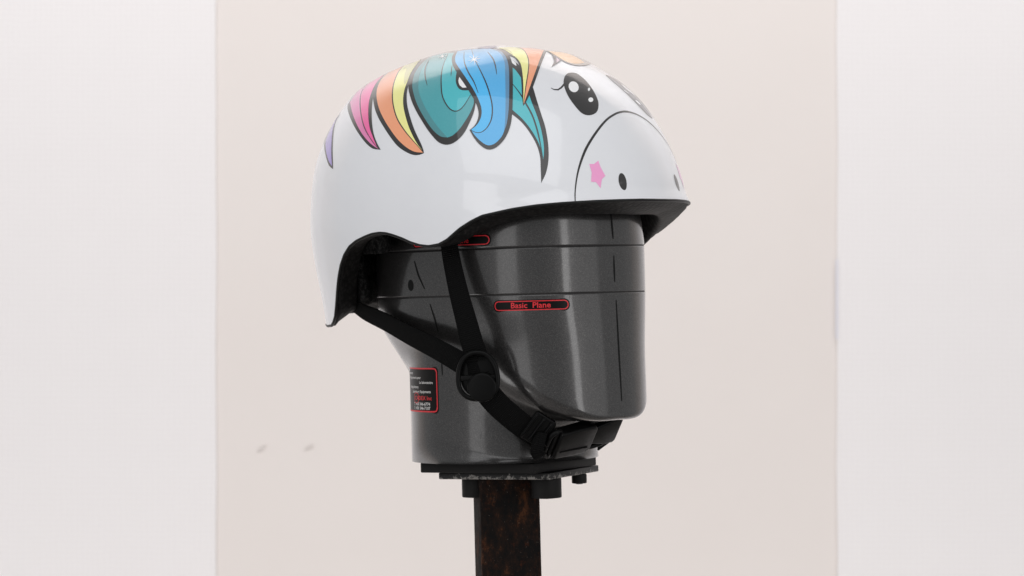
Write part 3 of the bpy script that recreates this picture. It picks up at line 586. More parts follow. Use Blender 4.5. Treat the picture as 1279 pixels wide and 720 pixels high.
 ('printed_mane_fill', 'orange', 2, 0, '', [(-3.261, 2.116), (-3.022, 2.815), (-2.979, 3.077), (-2.961, 3.282), (-2.947, 3.473), (-2.924, 3.668), (-2.884, 3.918), (-2.842, 4.159), (-2.801, 4.387), (-2.762, 4.598), (-2.723, 4.793), (-2.678, 4.981), (-2.626, 5.169), (-2.565, 5.362), (-2.492, 5.563), (-2.408, 5.77), (-2.313, 5.975), (-2.208, 6.173), (-2.118, 6.326), (-2.021, 6.475), (-1.919, 6.622), (-1.81, 6.766), (-1.695, 6.909), (-1.571, 7.053), (-1.439, 7.196), (-1.302, 7.335), (-1.161, 7.469), (-1.02, 7.596), (-0.902, 7.698), (-0.781, 7.798), (-0.659, 7.895), (-0.535, 7.986), (-0.411, 8.071), (-0.289, 8.149), (-0.14, 8.234), (0.011, 8.311), (0.162, 8.38), (0.308, 8.439), (0.447, 8.49), (0.61, 8.54), (0.763, 8.578), (0.911, 8.604), (1.058, 8.621), (1.205, 8.625), (1.349, 8.616), (1.491, 8.602), (1.631, 8.587), (1.512, 8.539), (1.39, 8.487), (1.267, 8.433), (1.143, 8.378), (1.022, 8.321), (0.903, 8.264), (0.79, 8.207), (0.64, 8.131), (0.498, 8.058), (0.361, 7.984), (0.226, 7.906), (0.089, 7.818), (-0.029, 7.738), (-0.149, 7.652), (-0.27, 7.561), (-0.387, 7.465), (-0.5, 7.365), (-0.606, 7.263), (-0.723, 7.136), (-0.833, 7.003), (-0.936, 6.865), (-1.034, 6.723), (-1.126, 6.579), (-1.212, 6.431), (-1.291, 6.281), (-1.364, 6.126), (-1.431, 5.969), (-1.492, 5.807), (-1.551, 5.64), (-1.609, 5.465), (-1.666, 5.284), (-1.724, 5.096), (-1.784, 4.901), (-1.849, 4.692), (-1.92, 4.465), (-1.998, 4.223), (-2.077, 3.974), (-2.151, 3.731), (-2.22, 3.463), (-2.264, 3.232), (-2.312, 2.991), (-2.434, 2.613), (-2.53, 2.623), (-2.633, 2.618), (-2.747, 2.593), (-2.875, 2.536), (-3.049, 2.385)]),
 ('printed_mane_fill', 'yellow', 2, 0, '', [(-2.434, 2.613), (-2.312, 2.991), (-2.264, 3.232), (-2.22, 3.463), (-2.151, 3.731), (-2.077, 3.974), (-1.998, 4.223), (-1.92, 4.465), (-1.849, 4.692), (-1.784, 4.901), (-1.724, 5.096), (-1.666, 5.284), (-1.609, 5.465), (-1.551, 5.64), (-1.492, 5.807), (-1.431, 5.969), (-1.364, 6.126), (-1.291, 6.281), (-1.212, 6.431), (-1.126, 6.579), (-1.034, 6.723), (-0.936, 6.865), (-0.833, 7.003), (-0.723, 7.136), (-0.606, 7.263), (-0.5, 7.365), (-0.387, 7.465), (-0.27, 7.561), (-0.149, 7.652), (-0.029, 7.738), (0.089, 7.818), (0.228, 7.907), (0.366, 7.989), (0.505, 8.065), (0.646, 8.137), (0.79, 8.207), (0.913, 8.263), (1.039, 8.317), (1.166, 8.368), (1.293, 8.417), (1.42, 8.464), (1.544, 8.508), (1.419, 8.453), (1.295, 8.397), (1.166, 8.334), (1.029, 8.254), (0.929, 8.187), (0.821, 8.11), (0.709, 8.026), (0.597, 7.936), (0.49, 7.844), (0.39, 7.754), (0.28, 7.647), (0.177, 7.538), (0.079, 7.428), (-0.014, 7.316), (-0.105, 7.202), (-0.194, 7.086), (-0.281, 6.966), (-0.364, 6.846), (-0.44, 6.727), (-0.509, 6.613), (-0.58, 6.478), (-0.638, 6.351), (-0.686, 6.228), (-0.73, 6.104), (-0.781, 5.938), (-0.824, 5.773), (-0.863, 5.604), (-0.89, 5.473), (-0.916, 5.339), (-0.945, 5.199), (-0.982, 5.046), (-1.034, 4.877), (-1.099, 4.691), (-1.17, 4.49), (-1.24, 4.278), (-1.309, 4.045), (-1.382, 3.786), (-1.456, 3.515), (-1.535, 3.248), (-1.631, 2.938), (-1.729, 2.641), (-2.049, 1.958), (-1.989, 2.215), (-1.998, 2.347), (-2.03, 2.441), (-2.081, 2.511), (-2.152, 2.56), (-2.238, 2.592), (-2.334, 2.608)]),
 ('printed_mane_shade', 'khaki', 3, 0, '', [(-2.189, 2.5), (-2.106, 2.466), (-2.03, 2.418), (-1.963, 2.355), (-1.906, 2.273), (-1.669, 2.837), (-1.571, 3.166), (-1.495, 3.456), (-1.439, 3.668), (-1.385, 3.873), (-1.327, 4.073), (-1.267, 4.266), (-1.197, 4.464), (-1.121, 4.663), (-1.058, 4.84), (-1.02, 4.978), (-0.998, 5.179), (-1.031, 5.25), (-1.136, 5.098), (-1.282, 4.828), (-1.381, 4.631), (-1.491, 4.401), (-1.599, 4.17), (-1.734, 3.826), (-1.86, 3.544), (-1.965, 3.486), (-2.057, 3.517), (-2.133, 3.185), (-2.231, 2.812), (-2.233, 2.614)]),
 ('printed_hair_line', 'ink', 3, 0, '', [(-2.437, 2.685), (-2.347, 2.99), (-2.277, 3.319), (-2.183, 3.69), (-2.087, 3.998), (-1.989, 4.312), (-1.897, 4.609), (-1.816, 4.878), (-1.742, 5.124), (-1.672, 5.358), (-1.601, 5.581), (-1.53, 5.794), (-1.452, 5.998), (-1.365, 6.197), (-1.268, 6.389), (-1.161, 6.577), (-1.068, 6.723), (-0.97, 6.866), (-0.866, 7.006), (-0.755, 7.141), (-0.636, 7.27), (-0.507, 7.395), (-0.368, 7.514), (-0.224, 7.628), (-0.077, 7.733), (0.067, 7.83), (0.242, 7.94), (0.417, 8.038), (0.594, 8.129), (0.775, 8.218), (0.938, 8.292), (1.117, 8.367), (1.29, 8.436), (1.439, 8.492), (1.543, 8.529), (1.558, 8.517), (1.456, 8.477), (1.31, 8.42), (1.14, 8.349), (0.964, 8.272), (0.804, 8.197), (0.626, 8.107), (0.452, 8.015), (0.282, 7.916), (0.111, 7.807), (-0.029, 7.709), (-0.172, 7.604), (-0.313, 7.493), (-0.449, 7.376), (-0.575, 7.256), (-0.691, 7.13), (-0.8, 6.999), (-0.902, 6.864), (-0.999, 6.724), (-1.09, 6.581), (-1.196, 6.398), (-1.292, 6.211), (-1.377, 6.018), (-1.455, 5.82), (-1.53, 5.612), (-1.603, 5.393), (-1.677, 5.164), (-1.752, 4.924), (-1.834, 4.662), (-1.926, 4.372), (-2.025, 4.067), (-2.12, 3.77), (-2.212, 3.417), (-2.275, 3.108), (-2.351, 2.835)]),
 ('printed_mane_lock', 'ink', 4, 0, 'broad teal lock of the printed mane', [(-1.74, 1.818), (-1.803, 1.867), (-1.879, 1.898), (-1.674, 2.404), (-1.61, 2.657), (-1.561, 2.876), (-1.506, 3.124), (-1.456, 3.351), (-1.404, 3.57), (-1.346, 3.791), (-1.279, 4.017), (-1.204, 4.244), (-1.124, 4.465), (-1.044, 4.676), (-0.96, 4.882), (-0.874, 5.085), (-0.793, 5.272), (-0.721, 5.436), (-0.63, 5.615), (-0.536, 5.771), (-0.433, 5.927), (-0.324, 6.088), (-0.206, 6.247), (-0.071, 6.41), (0.046, 6.538), (0.174, 6.667), (0.308, 6.794), (0.443, 6.914), (0.554, 7.006), (0.667, 7.094), (0.782, 7.18), (0.896, 7.261), (1.006, 7.337), (1.14, 7.428), (1.271, 7.513), (1.4, 7.592), (1.525, 7.663), (1.646, 7.727), (1.765, 7.785), (1.882, 7.836), (1.995, 7.882), (2.142, 7.937), (2.285, 7.982), (2.425, 8.011), (2.566, 8.02), (2.703, 8.012), (2.833, 7.99), (2.954, 7.955), (3.066, 7.905), (3.17, 7.842), (3.265, 7.766), (3.351, 7.676), (3.428, 7.573), (3.48, 7.486), (3.528, 7.392), (3.567, 7.29), (3.597, 7.181), (3.613, 7.085), (3.621, 6.98), (3.623, 6.872), (3.621, 6.765), (3.616, 6.661), (3.607, 6.537), (3.592, 6.416), (3.572, 6.298), (3.544, 6.186), (3.509, 6.08), (3.467, 5.978), (3.42, 5.882), (3.372, 5.79), (3.304, 5.68), (3.232, 5.578), (3.159, 5.475), (3.051, 5.412), (2.948, 5.351), (2.843, 5.287), (2.731, 5.217), (2.606, 5.133), (2.46, 5.03), (2.345, 4.946), (2.212, 4.847), (2.063, 4.736), (1.902, 4.611), (1.731, 4.476), (1.554, 4.33), (1.377, 4.178), (1.205, 4.023), (1.046, 3.87), (0.798, 3.602), (0.574, 3.333), (0.344, 3.042), (0.053, 2.684), (-0.475, 2.061), (-0.653, 1.992), (-0.849, 1.881), (-1.066, 1.727), (-1.318, 1.44), (-1.39, 1.491), (-1.455, 1.561), (-1.531, 1.599), (-1.593, 1.694), (-1.666, 1.756)]),
 ('printed_mane_fill', 'tealsh', 5, 0, '', [(-1.573, 2.13), (-1.392, 2.566), (-1.315, 2.831), (-1.266, 3.054), (-1.221, 3.269), (-1.173, 3.486), (-1.126, 3.697), (-1.079, 3.899), (-1.03, 4.088), (-0.964, 4.316), (-0.892, 4.531), (-0.806, 4.751), (-0.733, 4.924), (-0.656, 5.099), (-0.577, 5.269), (-0.498, 5.431), (-0.414, 5.582), (-0.324, 5.728), (-0.228, 5.87), (-0.129, 6.011), (-0.025, 6.151), (0.085, 6.29), (0.202, 6.425), (0.323, 6.554), (0.448, 6.675), (0.577, 6.792), (0.712, 6.904), (0.852, 7.014), (0.971, 7.103), (1.095, 7.192), (1.222, 7.277), (1.346, 7.356), (1.465, 7.426), (1.606, 7.504), (1.742, 7.572), (1.874, 7.63), (2.001, 7.677), (2.163, 7.725), (2.317, 7.756), (2.461, 7.768), (2.593, 7.756), (2.715, 7.727), (2.835, 7.696), (2.701, 7.656), (2.565, 7.616), (2.429, 7.572), (2.292, 7.523), (2.154, 7.468), (2.04, 7.417), (1.925, 7.362), (1.809, 7.303), (1.692, 7.239), (1.575, 7.171), (1.457, 7.098), (1.335, 7.019), (1.211, 6.934), (1.084, 6.842), (0.959, 6.747), (0.838, 6.647), (0.722, 6.547), (0.591, 6.424), (0.466, 6.299), (0.346, 6.169), (0.234, 6.034), (0.129, 5.893), (0.031, 5.744), (-0.064, 5.587), (-0.155, 5.424), (-0.245, 5.257), (-0.334, 5.088), (-0.421, 4.919), (-0.508, 4.75), (-0.591, 4.575), (-0.667, 4.392), (-0.735, 4.195), (-0.779, 4.019), (-0.812, 3.834), (-0.842, 3.637), (-0.879, 3.422), (-0.936, 3.179), (-1.033, 2.887)]),
 ('printed_mane_fill', 'teald', 5, 0, '', [(-1.622, 1.928), (-1.25, 2.645), (-1.097, 2.998), (-0.994, 3.274), (-0.913, 3.518), (-0.851, 3.739), (-0.801, 3.944), (-0.747, 4.144), (-0.677, 4.347), (-0.591, 4.553), (-0.497, 4.755), (-0.398, 4.954), (-0.297, 5.149), (-0.216, 5.302), (-0.135, 5.454), (-0.052, 5.604), (0.035, 5.751), (0.129, 5.893), (0.233, 6.031), (0.345, 6.166), (0.465, 6.297), (0.591, 6.424), (0.722, 6.547), (0.838, 6.647), (0.959, 6.747), (1.084, 6.842), (1.211, 6.934), (1.335, 7.019), (1.457, 7.098), (1.575, 7.171), (1.692, 7.239), (1.809, 7.303), (1.925, 7.362), (2.04, 7.417), (2.154, 7.468), (2.292, 7.523), (2.429, 7.572), (2.565, 7.616), (2.701, 7.656), (2.835, 7.696), (2.947, 7.631), (3.058, 7.543), (3.115, 7.476), (3.171, 7.398), (3.224, 7.309), (3.271, 7.213), (3.302, 7.13), (3.328, 7.039), (3.351, 6.945), (3.369, 6.848), (3.384, 6.751), (3.396, 6.654), (3.405, 6.553), (3.409, 6.452), (3.409, 6.352), (3.403, 6.257), (3.39, 6.141), (3.37, 6.029), (3.342, 5.922), (3.304, 5.825), (3.232, 5.716), (3.146, 5.622), (3.058, 5.525), (2.93, 5.458), (2.801, 5.389), (2.671, 5.317), (2.537, 5.238), (2.399, 5.152), (2.256, 5.055), (2.126, 4.961), (1.986, 4.859), (1.838, 4.748), (1.683, 4.626), (1.525, 4.494), (1.364, 4.353), (1.204, 4.201), (1.019, 4.009), (0.834, 3.798), (0.64, 3.561), (0.421, 3.29), (0.153, 2.962), (-0.233, 2.507), (-0.396, 2.457), (-0.571, 2.38), (-0.752, 2.291), (-0.928, 2.209), (-1.056, 2.167), (-1.177, 2.142), (-1.299, 2.117), (-1.435, 2.069)]),
 ('printed_mane_fill', 'teal', 6, 0, '', [(-0.482, 2.555), (-0.207, 2.987), (-0.023, 3.313), (0.12, 3.589), (0.243, 3.83), (0.355, 4.044), (0.484, 4.277), (0.604, 4.483), (0.721, 4.675), (0.84, 4.866), (0.939, 5.024), (1.04, 5.182), (1.137, 5.335), (1.227, 5.476), (1.306, 5.601), (1.393, 5.734), (1.472, 5.85), (1.551, 5.955), (1.632, 6.051), (1.751, 6.169), (1.875, 6.27), (1.996, 6.357), (2.113, 6.43), (2.227, 6.489), (2.337, 6.53), (2.497, 6.561), (2.64, 6.554), (2.754, 6.505), (2.844, 6.418), (2.889, 6.342), (2.922, 6.248), (2.944, 6.124), (2.951, 6.027), (2.951, 5.914), (2.947, 5.79), (2.939, 5.662), (2.931, 5.537), (2.824, 5.464), (2.717, 5.389), (2.609, 5.311), (2.497, 5.23), (2.38, 5.144), (2.256, 5.055), (2.12, 4.957), (1.968, 4.85), (1.807, 4.735), (1.643, 4.615), (1.482, 4.494), (1.334, 4.376), (1.14, 4.216), (0.97, 4.069), (0.816, 3.92), (0.663, 3.75), (0.465, 3.48), (0.261, 3.167), (-0.012, 2.778), (-0.237, 2.684)]),
 ('printed_hair_line', 'ink', 7, 0, '', [(-0.513, 2.527), (-0.258, 2.929), (-0.022, 3.352), (0.172, 3.73), (0.326, 4.032), (0.455, 4.268), (0.575, 4.476), (0.691, 4.672), (0.809, 4.865), (0.933, 5.065), (1.057, 5.264), (1.174, 5.448), (1.275, 5.608), (1.389, 5.783), (1.496, 5.932), (1.606, 6.066), (1.727, 6.186), (1.853, 6.29), (1.977, 6.378), (2.155, 6.484), (2.328, 6.556), (2.497, 6.587), (2.649, 6.577), (2.772, 6.523), (2.865, 6.429), (2.928, 6.304), (2.964, 6.128), (2.969, 5.989), (2.964, 5.818), (2.953, 5.654), (2.942, 5.538), (2.92, 5.536), (2.926, 5.651), (2.934, 5.814), (2.934, 5.984), (2.925, 6.12), (2.886, 6.291), (2.824, 6.406), (2.737, 6.488), (2.63, 6.531), (2.497, 6.536), (2.346, 6.505), (2.186, 6.438), (2.015, 6.335), (1.896, 6.251), (1.774, 6.151), (1.658, 6.037), (1.553, 5.91), (1.45, 5.766), (1.337, 5.594), (1.236, 5.437), (1.121, 5.256), (0.996, 5.062), (0.87, 4.867), (0.752, 4.679), (0.634, 4.488), (0.513, 4.285), (0.383, 4.055), (0.227, 3.759), (0.033, 3.387), (-0.202, 2.972), (-0.451, 2.583)]),
 ('printed_hair_line', 'ink', 7, 0, '', [(-1.004, 3.193), (-0.914, 3.421), (-0.805, 3.71), (-0.694, 3.979), (-0.503, 4.322), (-0.305, 4.627), (-0.106, 4.903), (0.091, 5.147), (0.292, 5.382), (0.439, 5.547), (0.459, 5.54), (0.325, 5.372), (0.139, 5.137), (-0.04, 4.9), (-0.23, 4.639), (-0.416, 4.355), (-0.592, 4.041), (-0.714, 3.784), (-0.842, 3.488), (-0.955, 3.243)]),
 ('printed_hair_line', 'ink', 7, 0, '', [(0.843, 4.035), (0.959, 4.234), (1.108, 4.474), (1.258, 4.694), (1.374, 4.854), (1.39, 4.853), (1.298, 4.692), (1.158, 4.474), (1.003, 4.238), (0.863, 4.037)]),
 ('printed_gap_outline', 'ink', 7, 0, '', [(1.373, 4.369), (1.488, 4.562), (1.593, 4.744), (1.685, 4.9), (1.802, 5.077), (1.917, 5.217), (2.054, 5.345), (2.192, 5.438), (2.317, 5.475), (2.44, 5.474), (2.566, 5.433), (2.689, 5.375), (2.575, 5.262), (2.458, 5.144), (2.327, 5.028), (2.212, 4.944), (2.085, 4.858), (1.954, 4.773), (1.828, 4.688), (1.675, 4.582), (1.527, 4.479)]),
 ('printed_gap', 'white', 8, 0, '', [(1.822, 4.807), (1.873, 4.932), (1.935, 5.053), (2.04, 5.175), (2.155, 5.273), (2.358, 5.345), (2.445, 5.315), (2.528, 5.265), (2.38, 5.171), (2.221, 5.067), (2.097, 4.988), (1.962, 4.9)]),
 ('printed_mane_lock', 'ink', 1, 0, 'pointed teal lock hanging beside the printed eye', [(2.768, 2.553), (2.881, 2.578), (2.991, 2.599), (3.123, 2.642), (3.241, 2.692), (3.369, 2.75), (3.505, 2.816), (3.648, 2.891), (3.77, 2.959), (3.899, 3.033), (4.029, 3.108), (4.155, 3.18), (4.271, 3.245), (4.399, 3.317), (4.515, 3.383), (4.631, 3.453), (4.754, 3.532), (4.858, 3.604), (4.963, 3.68), (5.071, 3.76), (5.183, 3.841), (5.299, 3.921), (5.387, 3.979), (5.479, 4.038), (5.573, 4.097), (5.668, 4.154), (5.762, 4.21), (5.853, 4.263), (5.939, 4.312), (6.033, 4.364), (6.122, 4.411), (6.209, 4.455), (6.295, 4.5), (6.382, 4.548), (6.471, 4.601), (6.55, 4.653), (6.632, 4.707), (6.714, 4.764), (6.795, 4.822), (6.874, 4.881), (6.95, 4.939), (7.021, 4.996), (7.099, 5.062), (7.173, 5.128), (7.243, 5.194), (7.309, 5.261), (7.371, 5.328), (7.428, 5.394), (7.489, 5.476), (7.545, 5.558), (7.593, 5.641), (7.636, 5.724), (7.673, 5.809), (7.702, 5.894), (7.723, 5.982), (7.738, 6.069), (7.752, 6.157), (7.767, 6.244), (7.704, 6.187), (7.64, 6.128), (7.575, 6.068), (7.511, 6.009), (7.449, 5.951), (7.391, 5.897), (7.328, 5.837), (7.271, 5.78), (7.216, 5.727), (7.159, 5.678), (7.095, 5.631), (7.025, 5.588), (6.952, 5.546), (6.875, 5.508), (6.794, 5.473), (6.71, 5.441), (6.622, 5.412), (6.53, 5.386), (6.435, 5.363), (6.334, 5.342), (6.227, 5.322), (6.133, 5.307), (6.032, 5.291), (5.928, 5.276), (5.821, 5.263), (5.713, 5.253), (5.606, 5.247), (5.499, 5.246), (5.39, 5.25), (5.281, 5.257), (5.171, 5.264), (5.06, 5.27), (4.949, 5.272), (4.877, 5.182), (4.803, 5.091), (4.728, 4.997), (4.652, 4.902), (4.573, 4.805), (4.494, 4.706), (4.412, 4.604), (4.328, 4.5), (4.242, 4.393), (4.153, 4.283), (4.062, 4.17), (3.968, 4.054), (3.871, 3.933), (3.77, 3.808), (3.666, 3.677), (3.557, 3.541), (3.444, 3.397), (3.325, 3.247), (3.199, 3.088), (3.065, 2.92), (2.922, 2.742)]),
 ('printed_mane_fill', 'teal', 2, 0, '', [(3.193, 3.08), (3.325, 3.1), (3.495, 3.154), (3.596, 3.205), (3.712, 3.267), (3.835, 3.334), (3.96, 3.403), (4.081, 3.469), (4.196, 3.532), (4.309, 3.595), (4.423, 3.659), (4.539, 3.726), (4.658, 3.798), (4.76, 3.863), (4.863, 3.933), (4.968, 4.004), (5.073, 4.074), (5.177, 4.143), (5.281, 4.207), (5.386, 4.267), (5.493, 4.324), (5.6, 4.379), (5.705, 4.432), (5.807, 4.484), (5.905, 4.535), (5.998, 4.585), (6.088, 4.634), (6.175, 4.683), (6.26, 4.732), (6.342, 4.781), (6.423, 4.831), (6.504, 4.883), (6.584, 4.937), (6.663, 4.991), (6.738, 5.045), (6.807, 5.097), (6.869, 5.146), (6.95, 5.215), (7.019, 5.281), (7.078, 5.344), (7.129, 5.402), (7.182, 5.469), (7.22, 5.53), (7.258, 5.59), (7.183, 5.549), (7.109, 5.505), (7.035, 5.46), (6.958, 5.416), (6.879, 5.375), (6.794, 5.339), (6.705, 5.308), (6.611, 5.28), (6.514, 5.255), (6.414, 5.233), (6.313, 5.212), (6.211, 5.193), (6.122, 5.178), (6.033, 5.163), (5.943, 5.151), (5.851, 5.139), (5.757, 5.129), (5.662, 5.121), (5.563, 5.113), (5.461, 5.109), (5.356, 5.107), (5.249, 5.106), (5.139, 5.106), (5.028, 5.104), (4.917, 5.1), (4.805, 5.093), (4.73, 5), (4.653, 4.904), (4.575, 4.807), (4.495, 4.707), (4.412, 4.605), (4.328, 4.5), (4.242, 4.393), (4.153, 4.283), (4.061, 4.169), (3.967, 4.052), (3.869, 3.931), (3.768, 3.805), (3.663, 3.674), (3.554, 3.536), (3.44, 3.392), (3.32, 3.24)]),
 ('printed_gap', 'white', 2, 0, '', [(2.817, 2.563), (2.99, 2.612), (3.147, 2.671), (3.267, 2.78), (3.373, 2.901), (3.241, 2.872), (3.106, 2.82), (2.966, 2.705)]),
 ('printed_hair_line', 'ink', 3, 0, '', [(4.058, 4.022), (4.148, 4.061), (4.273, 4.111), (4.416, 4.166), (4.558, 4.219), (4.682, 4.267), (4.81, 4.322), (4.927, 4.375), (5.044, 4.43), (5.169, 4.486), (5.278, 4.531), (5.391, 4.572), (5.505, 4.615), (5.619, 4.659), (5.732, 4.708), (5.846, 4.763), (5.96, 4.822), (6.074, 4.884), (6.185, 4.947), (6.292, 5.008), (6.395, 5.069), (6.496, 5.13), (6.595, 5.191), (6.69, 5.251), (6.784, 5.31), (6.881, 5.371), (6.981, 5.435), (7.076, 5.495), (7.156, 5.546), (7.213, 5.58), (7.228, 5.556), (7.173, 5.518), (7.095, 5.463), (7.003, 5.398), (6.905, 5.329), (6.81, 5.264), (6.719, 5.201), (6.625, 5.136), (6.528, 5.07), (6.428, 5.004), (6.325, 4.94), (6.216, 4.878), (6.104, 4.815), (5.988, 4.753), (5.872, 4.693), (5.755, 4.637), (5.639, 4.586), (5.522, 4.541), (5.406, 4.498), (5.292, 4.456), (5.183, 4.415), (5.057, 4.363), (4.938, 4.313), (4.818, 4.264), (4.686, 4.214), (4.56, 4.17), (4.417, 4.121), (4.273, 4.071), (4.148, 4.026), (4.058, 3.993)]),
 ('printed_mane_lock', 'ink', 4, 0, 'orange and yellow forelock beside the printed blue lock', [(2.574, 2.32), (2.71, 2.338), (2.871, 2.389), (3.018, 2.474), (3.181, 2.586), (3.348, 2.72), (3.472, 2.837), (3.596, 2.966), (3.72, 3.099), (3.842, 3.23), (3.963, 3.358), (4.083, 3.486), (4.203, 3.614), (4.321, 3.742), (4.417, 3.848), (4.514, 3.956), (4.609, 4.063), (4.701, 4.165), (4.787, 4.258), (4.889, 4.361), (4.986, 4.455), (5.079, 4.543), (5.172, 4.63), (5.151, 4.508), (5.108, 4.345), (5.072, 4.245), (5.027, 4.125), (4.973, 3.994), (4.913, 3.854), (4.848, 3.715), (4.79, 3.596), (4.725, 3.47), (4.655, 3.34), (4.582, 3.206), (4.507, 3.071), (4.431, 2.938), (4.342, 2.785), (4.254, 2.636), (4.162, 2.482), (4.059, 2.311), (3.936, 2.11), (3.83, 1.941), (3.707, 1.752), (3.564, 1.548), (3.4, 1.336), (3.21, 1.113), (2.989, 0.859), (2.707, 0.493), (2.583, 0.421), (2.434, 0.29), (2.272, 0.156), (2.185, 0.125), (2.112, 0.142), (2.057, 0.205), (2.013, 0.298), (1.979, 0.404), (1.953, 0.516), (1.932, 0.633), (1.911, 0.753), (1.887, 0.875), (1.855, 0.999), (1.827, 1.091), (1.795, 1.186), (1.759, 1.281), (1.718, 1.373), (1.672, 1.461), (1.621, 1.543), (1.566, 1.617), (1.82, 1.835), (2.036, 1.998), (2.228, 2.125), (2.406, 2.231)]),
 ('printed_mane_fill', 'yellow', 5, 0, '', [(1.425, 1.585), (1.618, 1.682), (1.79, 1.759), (1.958, 1.84), (2.124, 1.936), (2.286, 2.031), (2.441, 2.115), (2.588, 2.18), (2.733, 2.238), (2.885, 2.312), (3.043, 2.401), (3.204, 2.505), (3.372, 2.637), (3.5, 2.755), (3.629, 2.885), (3.76, 3.024), (3.896, 3.17), (4.007, 3.288), (4.119, 3.409), (4.233, 3.533), (4.35, 3.662), (4.47, 3.796), (4.559, 3.898), (4.651, 4.005), (4.743, 4.114), (4.836, 4.223), (4.926, 4.331), (5.014, 4.435), (5.099, 4.534), (5.031, 4.432), (4.962, 4.328), (4.89, 4.22), (4.811, 4.104), (4.742, 4.004), (4.667, 3.897), (4.589, 3.785), (4.507, 3.669), (4.424, 3.55), (4.339, 3.427), (4.25, 3.297), (4.157, 3.164), (4.062, 3.029), (3.965, 2.895), (3.842, 2.729), (3.715, 2.562), (3.583, 2.397), (3.443, 2.237), (3.238, 2.032), (3.019, 1.841), (2.802, 1.666), (2.594, 1.508), (2.396, 1.353), (2.212, 1.194), (2.02, 1.05), (1.87, 0.97), (1.804, 1.009), (1.732, 1.039), (1.662, 1.079), (1.603, 1.146), (1.559, 1.247), (1.519, 1.365), (1.477, 1.482)]),
 ('printed_mane_fill', 'orange', 5, 0, '', [(1.87, 0.97), (2.02, 1.05), (2.212, 1.194), (2.396, 1.353), (2.594, 1.508), (2.802, 1.666), (3.019, 1.841), (3.238, 2.032), (3.443, 2.237), (3.583, 2.397), (3.715, 2.562), (3.842, 2.729), (3.965, 2.895), (4.062, 3.029), (4.157, 3.164), (4.25, 3.297), (4.339, 3.427), (4.424, 3.55), (4.506, 3.668), (4.586, 3.782), (4.664, 3.893), (4.739, 4.001), (4.811, 4.104), (4.881, 4.204), (4.948, 4.301), (5.014, 4.395), (5.078, 4.487), (5.14, 4.578), (5.091, 4.465), (5.04, 4.353), (4.986, 4.235), (4.925, 4.108), (4.87, 3.995), (4.809, 3.875), (4.744, 3.748), (4.676, 3.618), (4.605, 3.486), (4.533, 3.353), (4.458, 3.216), (4.378, 3.075), (4.294, 2.927), (4.203, 2.769), (4.103, 2.598), (3.993, 2.413), (3.874, 2.217), (3.744, 2.012), (3.605, 1.801), (3.455, 1.592), (3.291, 1.383), (3.106, 1.163), (2.889, 0.905), (2.594, 0.496), (2.505, 0.49), (2.402, 0.452), (2.29, 0.393), (2.18, 0.34), (2.092, 0.343), (2.05, 0.419), (2.022, 0.534), (1.996, 0.66), (1.964, 0.779), (1.922, 0.885)]),
 ('printed_mane_shade', 'khaki', 6, 0, '', [(1.699, 1.744), (1.825, 1.773), (1.943, 1.794), (2.067, 1.838), (2.274, 1.965), (2.462, 2.094), (2.718, 2.303), (2.493, 2.063), (2.322, 1.923), (2.13, 1.78), (1.953, 1.682), (1.768, 1.586), (1.735, 1.667)]),
 ('printed_hair_line', 'inkb', 6, 0, '', [(1.899, 1.019), (2.029, 1.088), (2.238, 1.239), (2.51, 1.462), (2.811, 1.691), (3.021, 1.863), (3.235, 2.053), (3.435, 2.256), (3.616, 2.467), (3.787, 2.686), (3.951, 2.907), (4.071, 3.074), (4.188, 3.242), (4.301, 3.406), (4.408, 3.561), (4.512, 3.708), (4.613, 3.85), (4.709, 3.985), (4.8, 4.113), (4.893, 4.244), (4.986, 4.376), (5.067, 4.49), (5.122, 4.567), (5.133, 4.558), (5.081, 4.478), (5.003, 4.363), (4.913, 4.229), (4.822, 4.096), (4.734, 3.966), (4.64, 3.829), (4.542, 3.686), (4.44, 3.539), (4.333, 3.384), (4.22, 3.22), (4.101, 3.051), (3.98, 2.883), (3.814, 2.66), (3.639, 2.437), (3.45, 2.219), (3.241, 2.011), (3.016, 1.819), (2.792, 1.641), (2.476, 1.398), (2.184, 1.146), (1.964, 0.977), (1.838, 0.917)]),
